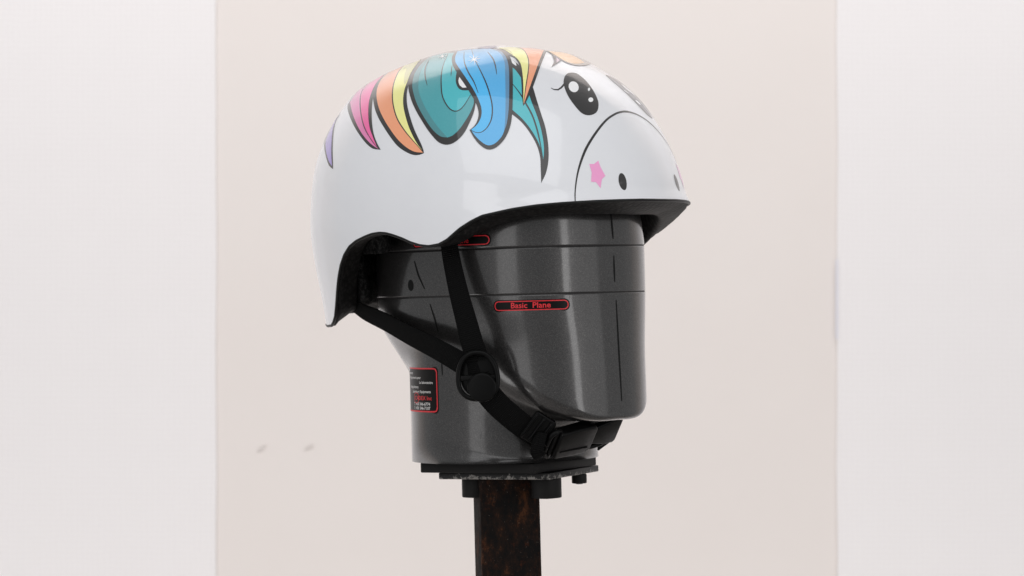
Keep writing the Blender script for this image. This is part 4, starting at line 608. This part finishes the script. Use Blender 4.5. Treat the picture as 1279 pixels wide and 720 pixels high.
 ('printed_mane_lock', 'ink', 7, 0, 'bright blue lock in the middle of the printed mane', [(-0.402, 2.103), (-0.137, 2.558), (0.04, 2.898), (0.228, 3.209), (0.438, 3.507), (0.596, 3.711), (0.765, 3.91), (0.945, 4.098), (1.134, 4.269), (1.332, 4.429), (1.532, 4.586), (1.685, 4.706), (1.84, 4.827), (1.993, 4.941), (2.138, 5.042), (2.278, 5.131), (2.416, 5.209), (2.549, 5.283), (2.677, 5.355), (2.797, 5.427), (2.912, 5.497), (3.022, 5.566), (3.13, 5.633), (3.236, 5.698), (3.34, 5.76), (3.439, 5.823), (3.53, 5.888), (3.639, 5.978), (3.735, 6.072), (3.813, 6.169), (3.868, 6.271), (3.905, 6.378), (3.926, 6.479), (3.934, 6.572), (3.927, 6.661), (3.91, 6.745), (3.861, 6.862), (3.799, 6.974), (3.896, 7.019), (3.992, 7.064), (4.089, 7.105), (4.188, 7.14), (4.291, 7.169), (4.397, 7.192), (4.503, 7.208), (4.608, 7.215), (4.749, 7.211), (4.888, 7.192), (5.013, 7.151), (5.119, 7.088), (5.211, 7.006), (5.288, 6.906), (5.338, 6.817), (5.38, 6.716), (5.413, 6.609), (5.436, 6.505), (5.45, 6.403), (5.454, 6.302), (5.449, 6.199), (5.436, 6.093), (5.419, 6.006), (5.397, 5.918), (5.369, 5.828), (5.334, 5.736), (5.292, 5.64), (5.249, 5.559), (5.2, 5.474), (5.146, 5.388), (5.088, 5.299), (5.024, 5.207), (4.957, 5.112), (4.896, 5.028), (4.83, 4.94), (4.759, 4.85), (4.686, 4.757), (4.61, 4.661), (4.532, 4.564), (4.454, 4.467), (4.373, 4.365), (4.287, 4.259), (4.198, 4.15), (4.108, 4.039), (4.017, 3.928), (3.928, 3.819), (3.842, 3.714), (3.729, 3.576), (3.622, 3.444), (3.517, 3.317), (3.413, 3.192), (3.304, 3.068), (3.163, 2.911), (3.018, 2.757), (2.872, 2.611), (2.726, 2.478), (2.538, 2.324), (2.355, 2.191), (2.174, 2.068), (1.997, 1.955), (1.824, 1.857), (1.648, 1.778), (1.517, 1.744), (1.39, 1.735), (1.259, 1.734), (1.115, 1.718), (1.039, 1.78), (0.959, 1.838), (0.869, 1.89), (0.761, 1.936), (0.653, 1.962), (0.524, 1.975), (0.381, 1.979), (0.234, 1.978), (0.097, 1.981), (-0.019, 1.998), (-0.118, 2.026), (-0.209, 2.059), (-0.301, 2.088)]),
 ('printed_mane_fill', 'blued', 8, 0, '', [(0.419, 2.129), (0.844, 2.562), (1.129, 2.869), (1.365, 3.123), (1.585, 3.35), (1.76, 3.516), (1.934, 3.67), (2.105, 3.813), (2.27, 3.948), (2.427, 4.076), (2.554, 4.179), (2.679, 4.277), (2.8, 4.372), (2.918, 4.463), (3.031, 4.552), (3.138, 4.637), (3.261, 4.737), (3.378, 4.833), (3.49, 4.927), (3.598, 5.02), (3.701, 5.111), (3.802, 5.199), (3.899, 5.287), (3.991, 5.373), (4.078, 5.461), (4.158, 5.55), (4.232, 5.643), (4.302, 5.739), (4.364, 5.837), (4.417, 5.932), (4.458, 6.024), (4.492, 6.137), (4.509, 6.249), (4.512, 6.356), (4.504, 6.454), (4.482, 6.572), (4.439, 6.678), (4.36, 6.769), (4.267, 6.824), (4.148, 6.868), (4.019, 6.906), (3.892, 6.945), (3.991, 6.98), (4.089, 7.015), (4.199, 7.042), (4.298, 7.058), (4.406, 7.07), (4.515, 7.077), (4.615, 7.077), (4.735, 7.068), (4.845, 7.05), (4.944, 7.015), (5.03, 6.96), (5.104, 6.89), (5.166, 6.805), (5.219, 6.702), (5.259, 6.583), (5.283, 6.464), (5.294, 6.351), (5.289, 6.236), (5.258, 6.112), (5.224, 6.035), (5.18, 5.956), (5.126, 5.872), (5.062, 5.779), (4.986, 5.671), (4.932, 5.594), (4.872, 5.511), (4.806, 5.422), (4.735, 5.327), (4.659, 5.228), (4.579, 5.124), (4.495, 5.016), (4.408, 4.905), (4.334, 4.811), (4.252, 4.709), (4.165, 4.6), (4.073, 4.487), (3.978, 4.37), (3.881, 4.25), (3.784, 4.13), (3.688, 4.012), (3.595, 3.899), (3.508, 3.792), (3.376, 3.628), (3.255, 3.475), (3.142, 3.333), (3.032, 3.199), (2.921, 3.071), (2.803, 2.945), (2.617, 2.762), (2.431, 2.594), (2.243, 2.44), (2.053, 2.3), (1.866, 2.189), (1.685, 2.108), (1.496, 2.031), (1.277, 1.919), (1.181, 1.957), (1.077, 1.991), (0.969, 2.021), (0.86, 2.048), (0.753, 2.075), (0.647, 2.098), (0.537, 2.118)]),
 ('printed_mane_shade', 'bluesh', 8, 0, '', [(1.277, 1.919), (1.496, 2.031), (1.685, 2.108), (1.866, 2.189), (2.053, 2.3), (2.243, 2.44), (2.431, 2.594), (2.617, 2.762), (2.803, 2.945), (2.921, 3.071), (3.032, 3.199), (3.142, 3.333), (3.255, 3.475), (3.376, 3.628), (3.508, 3.792), (3.595, 3.899), (3.688, 4.012), (3.784, 4.13), (3.881, 4.25), (3.978, 4.37), (4.073, 4.487), (4.165, 4.6), (4.252, 4.709), (4.334, 4.811), (4.408, 4.905), (4.495, 5.016), (4.579, 5.124), (4.659, 5.228), (4.735, 5.327), (4.806, 5.422), (4.872, 5.511), (4.932, 5.594), (4.986, 5.671), (5.058, 5.777), (5.116, 5.869), (5.164, 5.951), (5.209, 6.03), (5.258, 6.112), (5.237, 6.029), (5.218, 5.948), (5.192, 5.861), (5.151, 5.762), (5.113, 5.685), (5.068, 5.601), (5.016, 5.511), (4.959, 5.417), (4.897, 5.321), (4.832, 5.223), (4.772, 5.138), (4.708, 5.049), (4.639, 4.957), (4.568, 4.863), (4.493, 4.766), (4.417, 4.668), (4.34, 4.57), (4.26, 4.468), (4.175, 4.361), (4.088, 4.251), (3.998, 4.139), (3.908, 4.028), (3.819, 3.919), (3.734, 3.814), (3.621, 3.676), (3.514, 3.544), (3.41, 3.418), (3.305, 3.294), (3.195, 3.17), (3.052, 3.016), (2.904, 2.864), (2.755, 2.72), (2.608, 2.587), (2.424, 2.438), (2.248, 2.31), (2.058, 2.16), (1.917, 2.092), (1.765, 2.01), (1.62, 1.942), (1.498, 1.917), (1.391, 1.92)]),
 ('printed_mane_fill', 'blue', 8, 0, '', [(-0.139, 2.368), (0.157, 2.805), (0.367, 3.145), (0.588, 3.462), (0.816, 3.742), (0.963, 3.888), (1.121, 4.021), (1.323, 4.179), (1.477, 4.296), (1.648, 4.421), (1.824, 4.544), (1.993, 4.659), (2.144, 4.761), (2.28, 4.85), (2.408, 4.932), (2.531, 5.01), (2.651, 5.086), (2.769, 5.161), (2.886, 5.237), (3.003, 5.312), (3.117, 5.386), (3.227, 5.459), (3.331, 5.53), (3.431, 5.601), (3.529, 5.673), (3.622, 5.743), (3.706, 5.813), (3.779, 5.883), (3.854, 5.969), (3.914, 6.055), (3.961, 6.143), (3.996, 6.233), (4.019, 6.326), (4.028, 6.423), (4.026, 6.52), (4.013, 6.61), (3.977, 6.72), (3.922, 6.823), (3.865, 6.925), (3.988, 6.924), (4.112, 6.907), (4.242, 6.857), (4.36, 6.769), (4.423, 6.681), (4.474, 6.574), (4.504, 6.454), (4.512, 6.356), (4.509, 6.249), (4.492, 6.137), (4.458, 6.024), (4.417, 5.932), (4.364, 5.837), (4.302, 5.739), (4.232, 5.643), (4.158, 5.55), (4.078, 5.461), (3.991, 5.373), (3.899, 5.287), (3.802, 5.199), (3.701, 5.111), (3.598, 5.02), (3.49, 4.927), (3.378, 4.833), (3.261, 4.737), (3.138, 4.637), (3.031, 4.552), (2.918, 4.463), (2.8, 4.372), (2.679, 4.277), (2.554, 4.179), (2.427, 4.076), (2.27, 3.948), (2.105, 3.813), (1.934, 3.67), (1.76, 3.516), (1.585, 3.35), (1.365, 3.123), (1.129, 2.869), (0.844, 2.562), (0.419, 2.129), (0.308, 2.163), (0.191, 2.189), (0.084, 2.22), (0.001, 2.265), (-0.067, 2.319)]),
 ('printed_hair_line', 'inkb', 9, 0, '', [(0.418, 2.141), (0.738, 2.469), (1.057, 2.81), (1.338, 3.115), (1.58, 3.366), (1.799, 3.574), (2.015, 3.763), (2.223, 3.937), (2.42, 4.099), (2.571, 4.222), (2.719, 4.34), (2.861, 4.452), (2.997, 4.56), (3.125, 4.662), (3.246, 4.761), (3.363, 4.857), (3.474, 4.951), (3.581, 5.043), (3.684, 5.133), (3.808, 5.243), (3.926, 5.351), (4.036, 5.459), (4.135, 5.568), (4.226, 5.684), (4.308, 5.803), (4.378, 5.922), (4.432, 6.034), (4.466, 6.144), (4.484, 6.252), (4.489, 6.357), (4.483, 6.453), (4.456, 6.572), (4.409, 6.679), (4.351, 6.765), (4.24, 6.85), (4.113, 6.901), (3.965, 6.93), (3.847, 6.94), (3.846, 6.959), (3.966, 6.951), (4.118, 6.925), (4.254, 6.873), (4.376, 6.783), (4.443, 6.691), (4.495, 6.578), (4.526, 6.455), (4.536, 6.353), (4.534, 6.244), (4.518, 6.13), (4.484, 6.014), (4.431, 5.895), (4.359, 5.772), (4.274, 5.65), (4.181, 5.531), (4.078, 5.418), (3.965, 5.309), (3.844, 5.199), (3.719, 5.088), (3.615, 4.997), (3.506, 4.904), (3.393, 4.809), (3.275, 4.712), (3.151, 4.612), (3.021, 4.508), (2.882, 4.402), (2.737, 4.291), (2.587, 4.175), (2.434, 4.054), (2.235, 3.894), (2.025, 3.722), (1.808, 3.536), (1.591, 3.333), (1.35, 3.087), (1.068, 2.785), (0.746, 2.445), (0.421, 2.116)]),
 ('printed_hair_line', 'inkb', 9, 0, '', [(0.42, 2.611), (0.693, 2.959), (0.983, 3.354), (1.246, 3.691), (1.436, 3.901), (1.629, 4.093), (1.818, 4.262), (1.996, 4.412), (2.163, 4.542), (2.323, 4.655), (2.477, 4.761), (2.626, 4.865), (2.786, 4.989), (2.95, 5.122), (3.094, 5.238), (3.193, 5.314), (3.205, 5.298), (3.11, 5.216), (2.971, 5.094), (2.809, 4.954), (2.65, 4.821), (2.498, 4.705), (2.341, 4.597), (2.182, 4.485), (2.019, 4.358), (1.844, 4.21), (1.658, 4.043), (1.466, 3.863), (1.281, 3.669), (1.021, 3.347), (0.729, 2.962), (0.451, 2.618)]),
 ('printed_hair_line', 'inkb', 9, 0, '', [(1.572, 2.457), (1.769, 2.624), (2.016, 2.823), (2.234, 3.003), (2.405, 3.155), (2.565, 3.31), (2.723, 3.47), (2.902, 3.655), (3.076, 3.842), (3.194, 3.966), (3.207, 3.952), (3.096, 3.819), (2.928, 3.621), (2.75, 3.422), (2.586, 3.255), (2.416, 3.091), (2.23, 2.925), (2.001, 2.751), (1.75, 2.564), (1.557, 2.416)]),
 ('printed_sparkle', 'white', 10, 0, '', [(1.386, 3.589), (1.492, 3.522), (1.618, 3.428), (1.712, 3.299), (1.778, 3.191), (1.766, 3.178), (1.675, 3.256), (1.555, 3.356), (1.455, 3.48), (1.375, 3.576)]),
 ('printed_sparkle', 'white', 10, 0, '', [(1.169, 2.898), (1.359, 3.137), (1.572, 3.404), (1.775, 3.632), (1.925, 3.794), (1.93, 3.79), (1.793, 3.618), (1.601, 3.38), (1.376, 3.123), (1.174, 2.894)]),
 ('printed_sparkle', 'white', 10, 0, '', [(1.135, 3.139), (1.348, 3.277), (1.599, 3.427), (1.824, 3.528), (1.991, 3.594), (1.987, 3.583), (1.811, 3.489), (1.574, 3.357), (1.332, 3.234), (1.129, 3.124)]),
 ('printed_sparkle', 'white', 10, 0, '', [(1.619, 3.759), (1.624, 3.614), (1.62, 3.417), (1.579, 3.188), (1.533, 2.997), (1.52, 2.986), (1.537, 3.156), (1.553, 3.366), (1.585, 3.586), (1.608, 3.751)]),
 ('printed_sparkle', 'white', 8, 0, '', [(-0.617, 3.073), (-0.509, 3.082), (-0.379, 3.08), (-0.28, 3.035), (-0.208, 2.992), (-0.23, 2.966), (-0.331, 2.97), (-0.46, 2.975), (-0.56, 3.014), (-0.638, 3.045)]),
 ('printed_sparkle', 'white', 8, 0, '', [(-1.202, 1.938), (-0.434, 3.029), (-0.024, 3.547), (-0.016, 3.546), (-0.403, 3.028), (-1.19, 1.945)]),
 ('printed_sparkle', 'white', 8, 0, '', [(-1.073, 2.327), (-0.401, 3.067), (0.047, 3.428), (0.041, 3.412), (-0.437, 2.99), (-1.099, 2.281)]),
 ('printed_sparkle', 'white', 8, 0, '', [(-0.346, 3.364), (-0.377, 3.073), (-0.545, 2.631), (-0.575, 2.597), (-0.461, 2.983), (-0.365, 3.345)]),
 ('printed_crest', 'purple', 9, 0, '', [(0.459, 1.912), (0.49, 1.787), (0.512, 1.649), (0.548, 1.525), (0.61, 1.431), (0.689, 1.359), (0.78, 1.303), (0.887, 1.27), (1.003, 1.252), (1.11, 1.225), (1.359, 1.709), (1.344, 1.829), (1.285, 1.933), (1.176, 2.003), (1.08, 2.02), (0.954, 2.017), (0.805, 1.996), (0.637, 1.96)]),
 ('printed_ear', 'earg', 5, 0, 'orange ear tip printed over the forehead', [(2.608, 0.425), (2.639, 0.331), (2.662, 0.227), (2.674, 0.099), (2.649, -0.088), (2.56, -0.38), (2.527, -0.595), (2.557, -0.673), (2.609, -0.724), (2.654, -0.799), (2.723, -0.845), (2.758, -0.931), (2.88, -0.956), (3.032, -0.93), (3.128, -0.98), (3.23, -1.071), (3.325, -1.164), (3.401, -1.27), (3.459, -1.383), (3.512, -1.488), (3.552, -1.606), (4.009, -0.884), (4.187, -0.526), (4.285, -0.241), (4.334, 0.01), (4.345, 0.174), (4.339, 0.329), (4.309, 0.456), (4.252, 0.549), (4.176, 0.619), (4.089, 0.671), (3.996, 0.708), (3.892, 0.728), (3.776, 0.741), (3.645, 0.741), (3.498, 0.73), (3.331, 0.715), (3.185, 0.698), (3.018, 0.661), (2.83, 0.586)]),
 ('printed_ear_fill', 'ear', 6, 0, '', [(2.809, 0.51), (2.837, 0.406), (2.856, 0.286), (2.868, 0.157), (2.877, 0.03), (2.892, -0.081), (2.92, -0.192), (2.957, -0.283), (3.007, -0.356), (3.071, -0.418), (3.151, -0.473), (3.241, -0.52), (3.339, -0.564), (3.441, -0.606), (3.554, -0.635), (3.677, -0.649), (3.804, -0.653), (3.926, -0.65), (4.048, -0.361), (4.136, -0.109), (4.178, 0.098), (4.173, 0.267), (4.135, 0.404), (4.077, 0.506), (4.002, 0.567), (3.91, 0.6), (3.803, 0.622), (3.679, 0.633), (3.539, 0.631), (3.385, 0.628), (3.259, 0.625), (3.122, 0.611), (2.972, 0.578)]),
 ('printed_ear_notch', 'inkp', 6, 0, '', [(3.145, 0.682), (3.405, 0.857), (3.637, 1.008), (3.831, 1.177), (3.98, 1.373), (4.098, 1.575), (4.205, 1.767), (4.166, 1.616), (4.122, 1.46), (4.069, 1.294), (4.003, 1.114), (3.924, 0.923), (3.833, 0.724), (3.706, 0.723), (3.574, 0.722), (3.438, 0.718), (3.295, 0.707)]),
 ('printed_ear_notch_fill', 'pinkg', 7, 0, '', [(3.541, 0.785), (3.774, 0.988), (3.982, 1.196), (3.906, 1.017), (3.82, 0.831), (3.683, 0.808)]),
 ('printed_eye', 'ink', 1, 1, '', [(4.795, 1.214), (4.821, 1.089), (4.896, 0.986), (4.97, 0.961), (5.064, 0.948), (5.169, 0.944), (5.274, 0.945), (5.377, 0.955), (5.483, 0.973), (5.593, 0.997), (5.707, 1.029), (5.83, 1.066), (5.958, 1.108), (6.084, 1.153), (6.204, 1.2), (6.317, 1.248), (6.426, 1.299), (6.53, 1.354), (6.626, 1.418), (6.749, 1.525), (6.86, 1.647), (6.945, 1.766), (7.016, 1.934), (7.04, 2.104), (7.038, 2.224), (7.018, 2.344), (6.982, 2.449), (6.933, 2.534), (6.869, 2.603), (6.785, 2.655), (6.705, 2.68), (6.611, 2.693), (6.51, 2.698), (6.407, 2.697), (6.3, 2.691), (6.186, 2.678), (6.071, 2.657), (5.958, 2.626), (5.846, 2.585), (5.734, 2.533), (5.625, 2.474), (5.523, 2.411), (5.399, 2.324), (5.286, 2.229), (5.182, 2.125), (5.042, 1.946), (4.926, 1.758), (4.844, 1.574), (4.793, 1.41)]),
 ('printed_eye_glint', 'white', 2, 1, '', [(5.533, 1.612), (5.661, 1.7), (5.771, 1.83), (5.843, 1.979), (5.862, 2.117), (5.827, 2.22), (5.746, 2.269), (5.635, 2.253), (5.514, 2.175), (5.406, 2.046), (5.331, 1.892), (5.304, 1.745), (5.334, 1.636), (5.416, 1.589)]),
 ('printed_eye_glint', 'white', 2, 1, '', [(5.928, 1.255), (5.98, 1.347), (5.989, 1.413), (5.95, 1.416), (5.886, 1.354), (5.833, 1.262), (5.822, 1.193), (5.862, 1.191)]),
 ('printed_eye_glint', 'white', 2, 1, '', [(6.442, 1.573), (6.507, 1.685), (6.514, 1.808), (6.46, 1.871), (6.377, 1.838), (6.313, 1.727), (6.305, 1.602), (6.358, 1.538)]),
 ('printed_eyelash', 'ink', 1, 1, '', [(5.223, 2.952), (5.371, 2.918), (5.476, 2.767), (5.453, 2.525), (5.395, 2.341), (5.338, 2.19), (5.257, 2.194), (5.317, 2.343), (5.375, 2.507), (5.407, 2.716), (5.334, 2.864), (5.212, 2.929)]),
 ('printed_nostril', 'ink', 1, 1, '', [(9.707, 2.1), (9.784, 2.127), (9.852, 2.169), (9.906, 2.225), (9.941, 2.289), (9.954, 2.359), (9.944, 2.428), (9.912, 2.491), (9.861, 2.543), (9.795, 2.578), (9.719, 2.592), (9.64, 2.585), (9.564, 2.556), (9.497, 2.508), (9.444, 2.446), (9.41, 2.375), (9.397, 2.303), (9.406, 2.234), (9.437, 2.174), (9.487, 2.129), (9.552, 2.101), (9.628, 2.091)]),
 ('printed_star', 'pinks', 1, 1, '', [(8.564, 3.738), (8.615, 3.631), (8.665, 3.522), (8.66, 3.372), (8.652, 3.22), (8.729, 3.234), (8.805, 3.247), (8.88, 3.259), (8.966, 3.248), (9.051, 3.235), (9.136, 3.221), (9.221, 3.206), (9.233, 3.33), (9.245, 3.453), (9.302, 3.517), (9.359, 3.579), (9.415, 3.64), (9.472, 3.699), (9.385, 3.739), (9.297, 3.777), (9.209, 3.812), (9.151, 3.929), (9.091, 4.044), (9.031, 3.989), (8.97, 3.933), (8.909, 3.875), (8.848, 3.817), (8.778, 3.799), (8.707, 3.779), (8.635, 3.759)]),
 ('printed_muzzle_line', 'ink', 1, 2, '', [(9.24, 5.235), (9.202, 5.197), (9.148, 5.144), (9.085, 5.08), (9.017, 5.01), (8.951, 4.939), (8.886, 4.865), (8.818, 4.785), (8.748, 4.7), (8.68, 4.612), (8.617, 4.521), (8.559, 4.429), (8.505, 4.336), (8.453, 4.239), (8.401, 4.138), (8.348, 4.029), (8.302, 3.933), (8.255, 3.835), (8.208, 3.733), (8.16, 3.626), (8.113, 3.513), (8.065, 3.393), (8.016, 3.262), (7.966, 3.118), (7.913, 2.966), (7.861, 2.81), (7.808, 2.653), (7.757, 2.501), (7.697, 2.321), (7.637, 2.139), (7.579, 1.96), (7.524, 1.786), (7.475, 1.625), (7.424, 1.438), (7.385, 1.265), (7.351, 1.103), (7.321, 0.958), (7.279, 0.744), (7.256, 0.575), (7.234, 0.365), (7.218, 0.199), (7.218, 0), (7.126, 0), (7.126, 0.138), (7.143, 0.311), (7.167, 0.533), (7.193, 0.724), (7.237, 0.952), (7.268, 1.104), (7.302, 1.272), (7.344, 1.458), (7.396, 1.657), (7.447, 1.827), (7.502, 2.005), (7.561, 2.188), (7.62, 2.373), (7.68, 2.556), (7.73, 2.711), (7.782, 2.87), (7.834, 3.029), (7.885, 3.184), (7.936, 3.331), (7.985, 3.467), (8.033, 3.592), (8.083, 3.707), (8.133, 3.815), (8.183, 3.917), (8.232, 4.014), (8.28, 4.108), (8.337, 4.214), (8.393, 4.313), (8.45, 4.406), (8.508, 4.496), (8.57, 4.585), (8.636, 4.675), (8.706, 4.762), (8.778, 4.845), (8.848, 4.922), (8.914, 4.994), (8.981, 5.065), (9.049, 5.134), (9.114, 5.197), (9.168, 5.248), (9.207, 5.285)]),
]
def shell_map(layer, mirror):
    def f(X, Y):
        q = math.hypot(X, Y); p = math.atan2(Y, X)
        if mirror: p = -p
        n_ = SN(p, q); return LV(S0(p, q)+n_*(.06+.05*layer)), LN(n_)
    return f
def refine(P, step=.16):
    out = []
    for i in range(len(P)):
        a, b = P[i], P[(i+1) % len(P)]; L_ = math.hypot(b[0]-a[0], b[1]-a[1]); k_ = max(1, int(L_/step))
        out += [(a[0]+(b[0]-a[0])*k/k_, a[1]+(b[1]-a[1])*k/k_) for k in range(k_)]
    return out
for nm, col, ly, mir, lab, P in ART:
    Q = refine(P)
    decal_grid(nm, Q, shell_map(ly, False), INK[col], shell, grid=.2, label=lab or None)
    if mir: decal_grid(nm, Q, shell_map(ly, True), INK[col], shell, grid=.2, label=lab or None)
# ------------------------------------------------------------------ straps and buckle (given in the stand's frame: x right, y away, z up, mm)
RZI = Matrix.Rotation(-(HELM_YAW-math.pi/2), 4, 'Z')
def SV(p): v = RZI @ Vector((p[0]/1000, p[1]/1000, (p[2]-HZ)/1000)); return v
def SD(d): return (RZI @ Vector(d)).normalized()
def ssp(name, P, nrm, w_, th=1.3, label=None, m=8): return ribbon(name, [SV(p) for p in P], [SD(n) for n in nrm], w_, th/1000, WEB, helmet, m=m, label=label)
ssp('strap', [(-34.2, -82.0, 41.0), (-33.3, -84.0, 32.5), (-31.0, -88.0, 16.6), (-27.2, -93.0, -2.4), (-22.9, -97.0, -20.3), (-19.1, -99.0, -36.1), (-15.8, -99.0, -47.7), (-14.5, -99.0, -59.2)],
    [(-.5, -.86, 0), (-.5, -.86, 0), (-.45, -.9, 0), (-.35, -.93, 0), (-.25, -.96, 0), (-.15, -.98, 0), (-.1, -.99, 0), (-.1, -.99, 0)], [.0125, .0132, .0148, .0158], label='front side strap running down from the ear rim')
ssp('strap', [(-103.7, 6.0, -8.3), (-95.8, 0.0, -13.4), (-79.5, -24.0, -20.7), (-62.5, -50.0, -29.5), (-43.3, -76.0, -39.1), (-27.4, -93.0, -48.1), (-18.6, -98.0, -53.9), (-12.4, -99.5, -58.8)],
    [(-.85, -.3, -.4), (-.85, -.3, -.4), (-.75, -.55, -.3), (-.65, -.7, -.2), (-.5, -.85, -.1), (-.3, -.95, 0), (-.1, -.99, 0), (-.1, -.99, 0)], .0145, label='rear side strap stretched from the back of the helmet')
ssp('strap', [(-15.5, -100.0, -59.2), (-11.5, -100.0, -66.1), (-3.5, -97.0, -76.3), (8.3, -90.0, -87.4), (20.2, -80.0, -97.2), (28.6, -72.0, -102.6)],
    [(-.1, -.99, -.05), (-.1, -.99, -.1), (0, -.98, -.2), (.1, -.95, -.3), (.15, -.9, -.4), (.2, -.85, -.5)], .0165, label='lower chin strap leading to the buckle')
# far side strap, mirrored over the headform
ssp('strap', [(63.4, -44.0, -103.4), (72.8, -26.0, -96.9), (74.7, -8.0, -89.6), (72.5, 14.0, -73.9), (67.2, 34.0, -46.5), (61.2, 50.0, -12.9), (55.0, 60.0, 21.2), (52.1, 64.0, 38.4)],
    [(.75, -.6, -.3), (.82, -.55, -.2), (.95, -.3, 0), (.98, .1, 0), (.95, .3, 0), (.9, .4, 0), (.9, .4, 0), (.9, .4, 0)], .0165, label='far side strap coming up from the buckle')
def plate(name, poly, th, M, mat, parent, bevel=.0008, label=None):
    bm = bmesh.new(); a = [bm.verts.new(M @ Vector((x/1000, y/1000, -th/2000))) for x, y in poly]; b = [bm.verts.new(M @ Vector((x/1000, y/1000, th/2000))) for x, y in poly]
    bm.faces.new(a[::-1]); bm.faces.new(b); n = len(a)
    for i in range(n): bm.faces.new((a[i], a[(i+1) % n], b[(i+1) % n], b[i]))
    return from_bm(name, bm, mat, parent, bevel=bevel, segs=3, label=label)
def fr(c, e1, e3):
    """frame at c: x along e1, z along e3 (outward)"""
    x = SD(e1); z = SD(e3); z = (z-x*z.dot(x)).normalized(); y = z.cross(x); c = SV(c)
    return Matrix(((x.x, y.x, z.x, c.x), (x.y, y.y, z.y, c.y), (x.z, y.z, z.z, c.z), (0, 0, 0, 1)))
# three-way strap divider: open oval frame with a round locking cap
Mr = fr((-16.0, -102.0, -56.8), (1, -.12, 0), (-.12, -1, -.02))
pth = []
for k in range(64):
    a = 2*math.pi*k/64; x = 12.9*math.copysign(abs(math.cos(a))**.85, math.cos(a)); y = 15.2*math.copysign(abs(math.sin(a))**.85, math.sin(a))
    x *= 1-.10*y/15; pth.append(Mr @ Vector((x/1000, y/1000, .0008)))
V, F = tube(pth, .0017, 10, True); divd = obj('strap_divider', V, F, PLASTIC, helmet)
plate('back_plate', [(12.3*math.cos(2*math.pi*k/28), 14.6*math.sin(2*math.pi*k/28)) for k in range(28)], 1.2, Mr @ Matrix.Translation((0, 0, -.0030)), PLASTIC, divd, .0003)
plate('cross_bar', [(-12.5, -3), (12.5, -3), (12.8, .2), (-12.8, .2)], 2.0, Mr, PLASTIC, divd, .0005)
bm = bmesh.new(); cyl_bm(bm, .0096, .0046, fr((-13.3, -103.0, -64.4), (1, -.12, 0), (-.12, -1, -.02)), n=48); from_bm('locking_cap', bm, PLASTIC, divd, bevel=.0013, segs=4)
# ladder adjuster on the chin strap
Ma = fr((22.4, -84.0, -93.4), (.85, .3, -.58), (.15, -.93, -.35))
adj = plate('strap_adjuster', rrect(17, 21, 2.5, 4), 4.2, Ma, PLASTIC, helmet, .001)
for xx in (-7.2, -1.5, 4.8):
    V, F = tube([Ma @ Vector((xx/1000, y/1000, .0026)) for y in np.linspace(-9, 9, 8)], .0010, 8); obj('adjuster_bar', V, F, PLASTIC, adj)
# strap loops hanging below the adjuster
ssp('strap_tail', [(24.4, -86.0, -95.4), (22.1, -86.0, -103.8), (21.4, -84.0, -109.1), (24.1, -81.0, -111.5)], [(-.3, -.95, 0), (-.3, -.95, 0), (-.3, -.95, -.1), (-.3, -.9, -.3)], .009, 1.2, label='loose folded end of the chin strap')
# side-release buckle: housing, tongue with two spring arms
Mb = fr((44.6, -68.0, -101.6), (.80, .60, .14), (.42, -.62, -.66))
hous = plate('buckle', [(-15, -9), (-13, -11.5), (2, -12.5), (14, -12.5), (17, -9), (17, 9), (14, 12), (2, 12), (-13, 11), (-15, 9)], 8.5, Mb, PLASTIC, helmet, .0016, label='black plastic side-release chin buckle')
plate('buckle_rib', [(-11, -6), (13, -7.5), (13, -6.2), (-11, -4.8)], 1.4, Mb @ Matrix.Translation((0, 0, .0041)), PLASTIC, hous, .0003)
Mt = Mb @ Matrix.Translation((.026, 0, -.0005))
plate('buckle_tongue', [(-10, -7), (3, -10.5), (12, -11.5), (14, -9), (14, 9), (12, 11.5), (3, 10.5), (-10, 7)], 5.5, Mt, PLASTIC, hous, .0014)
for s_ in (-1, 1):
    V, F = tube(crom([Mt @ Vector((x/1000, s_*y/1000, 0)) for x, y in ((8, 10.5), (-2, 12.8), (-10, 12.4), (-16, 10))], 5), lambda t: .0021-.0007*t, 8); obj('release_arm', V, F, PLASTIC, hous)
V, F = tube([Mb @ Vector((-.0165, y/1000, 0)) for y in np.linspace(-11.5, 11.5, 8)], .0019, 10); obj('strap_bar', V, F, PLASTIC, hous)
for s_ in (-1, 1):
    V, F = tube(crom([Mb @ Vector((x/1000, s_*y/1000, 0)) for x, y in ((-13, 10.2), (-16, 11), (-20.5, 8), (-21.5, 0))], 5), .0018, 8); obj('strap_loop', V, F, PLASTIC, hous)

def tack(p, e1, e3, wd, n_=5):
    M_ = fr(p, e1, e3)
    for k in range(n_):
        V_, F_ = tube([M_ @ Vector(((k-n_/2)*.0013, y/1000, .0011+.0002*math.sin(j*2.1))) for j, y in enumerate(np.linspace(-wd/2, wd/2, 13))], .00028, 6)
        obj('stitch', V_, F_, PLASTIC, helmet)
tack((-31.9, -87.4, 22.9), (.1, -.1, -1), (-.45, -.9, 0), 10)
tack((-17.2, -100.0, -44.5), (.1, -.05, -1), (-.12, -.99, 0), 12)
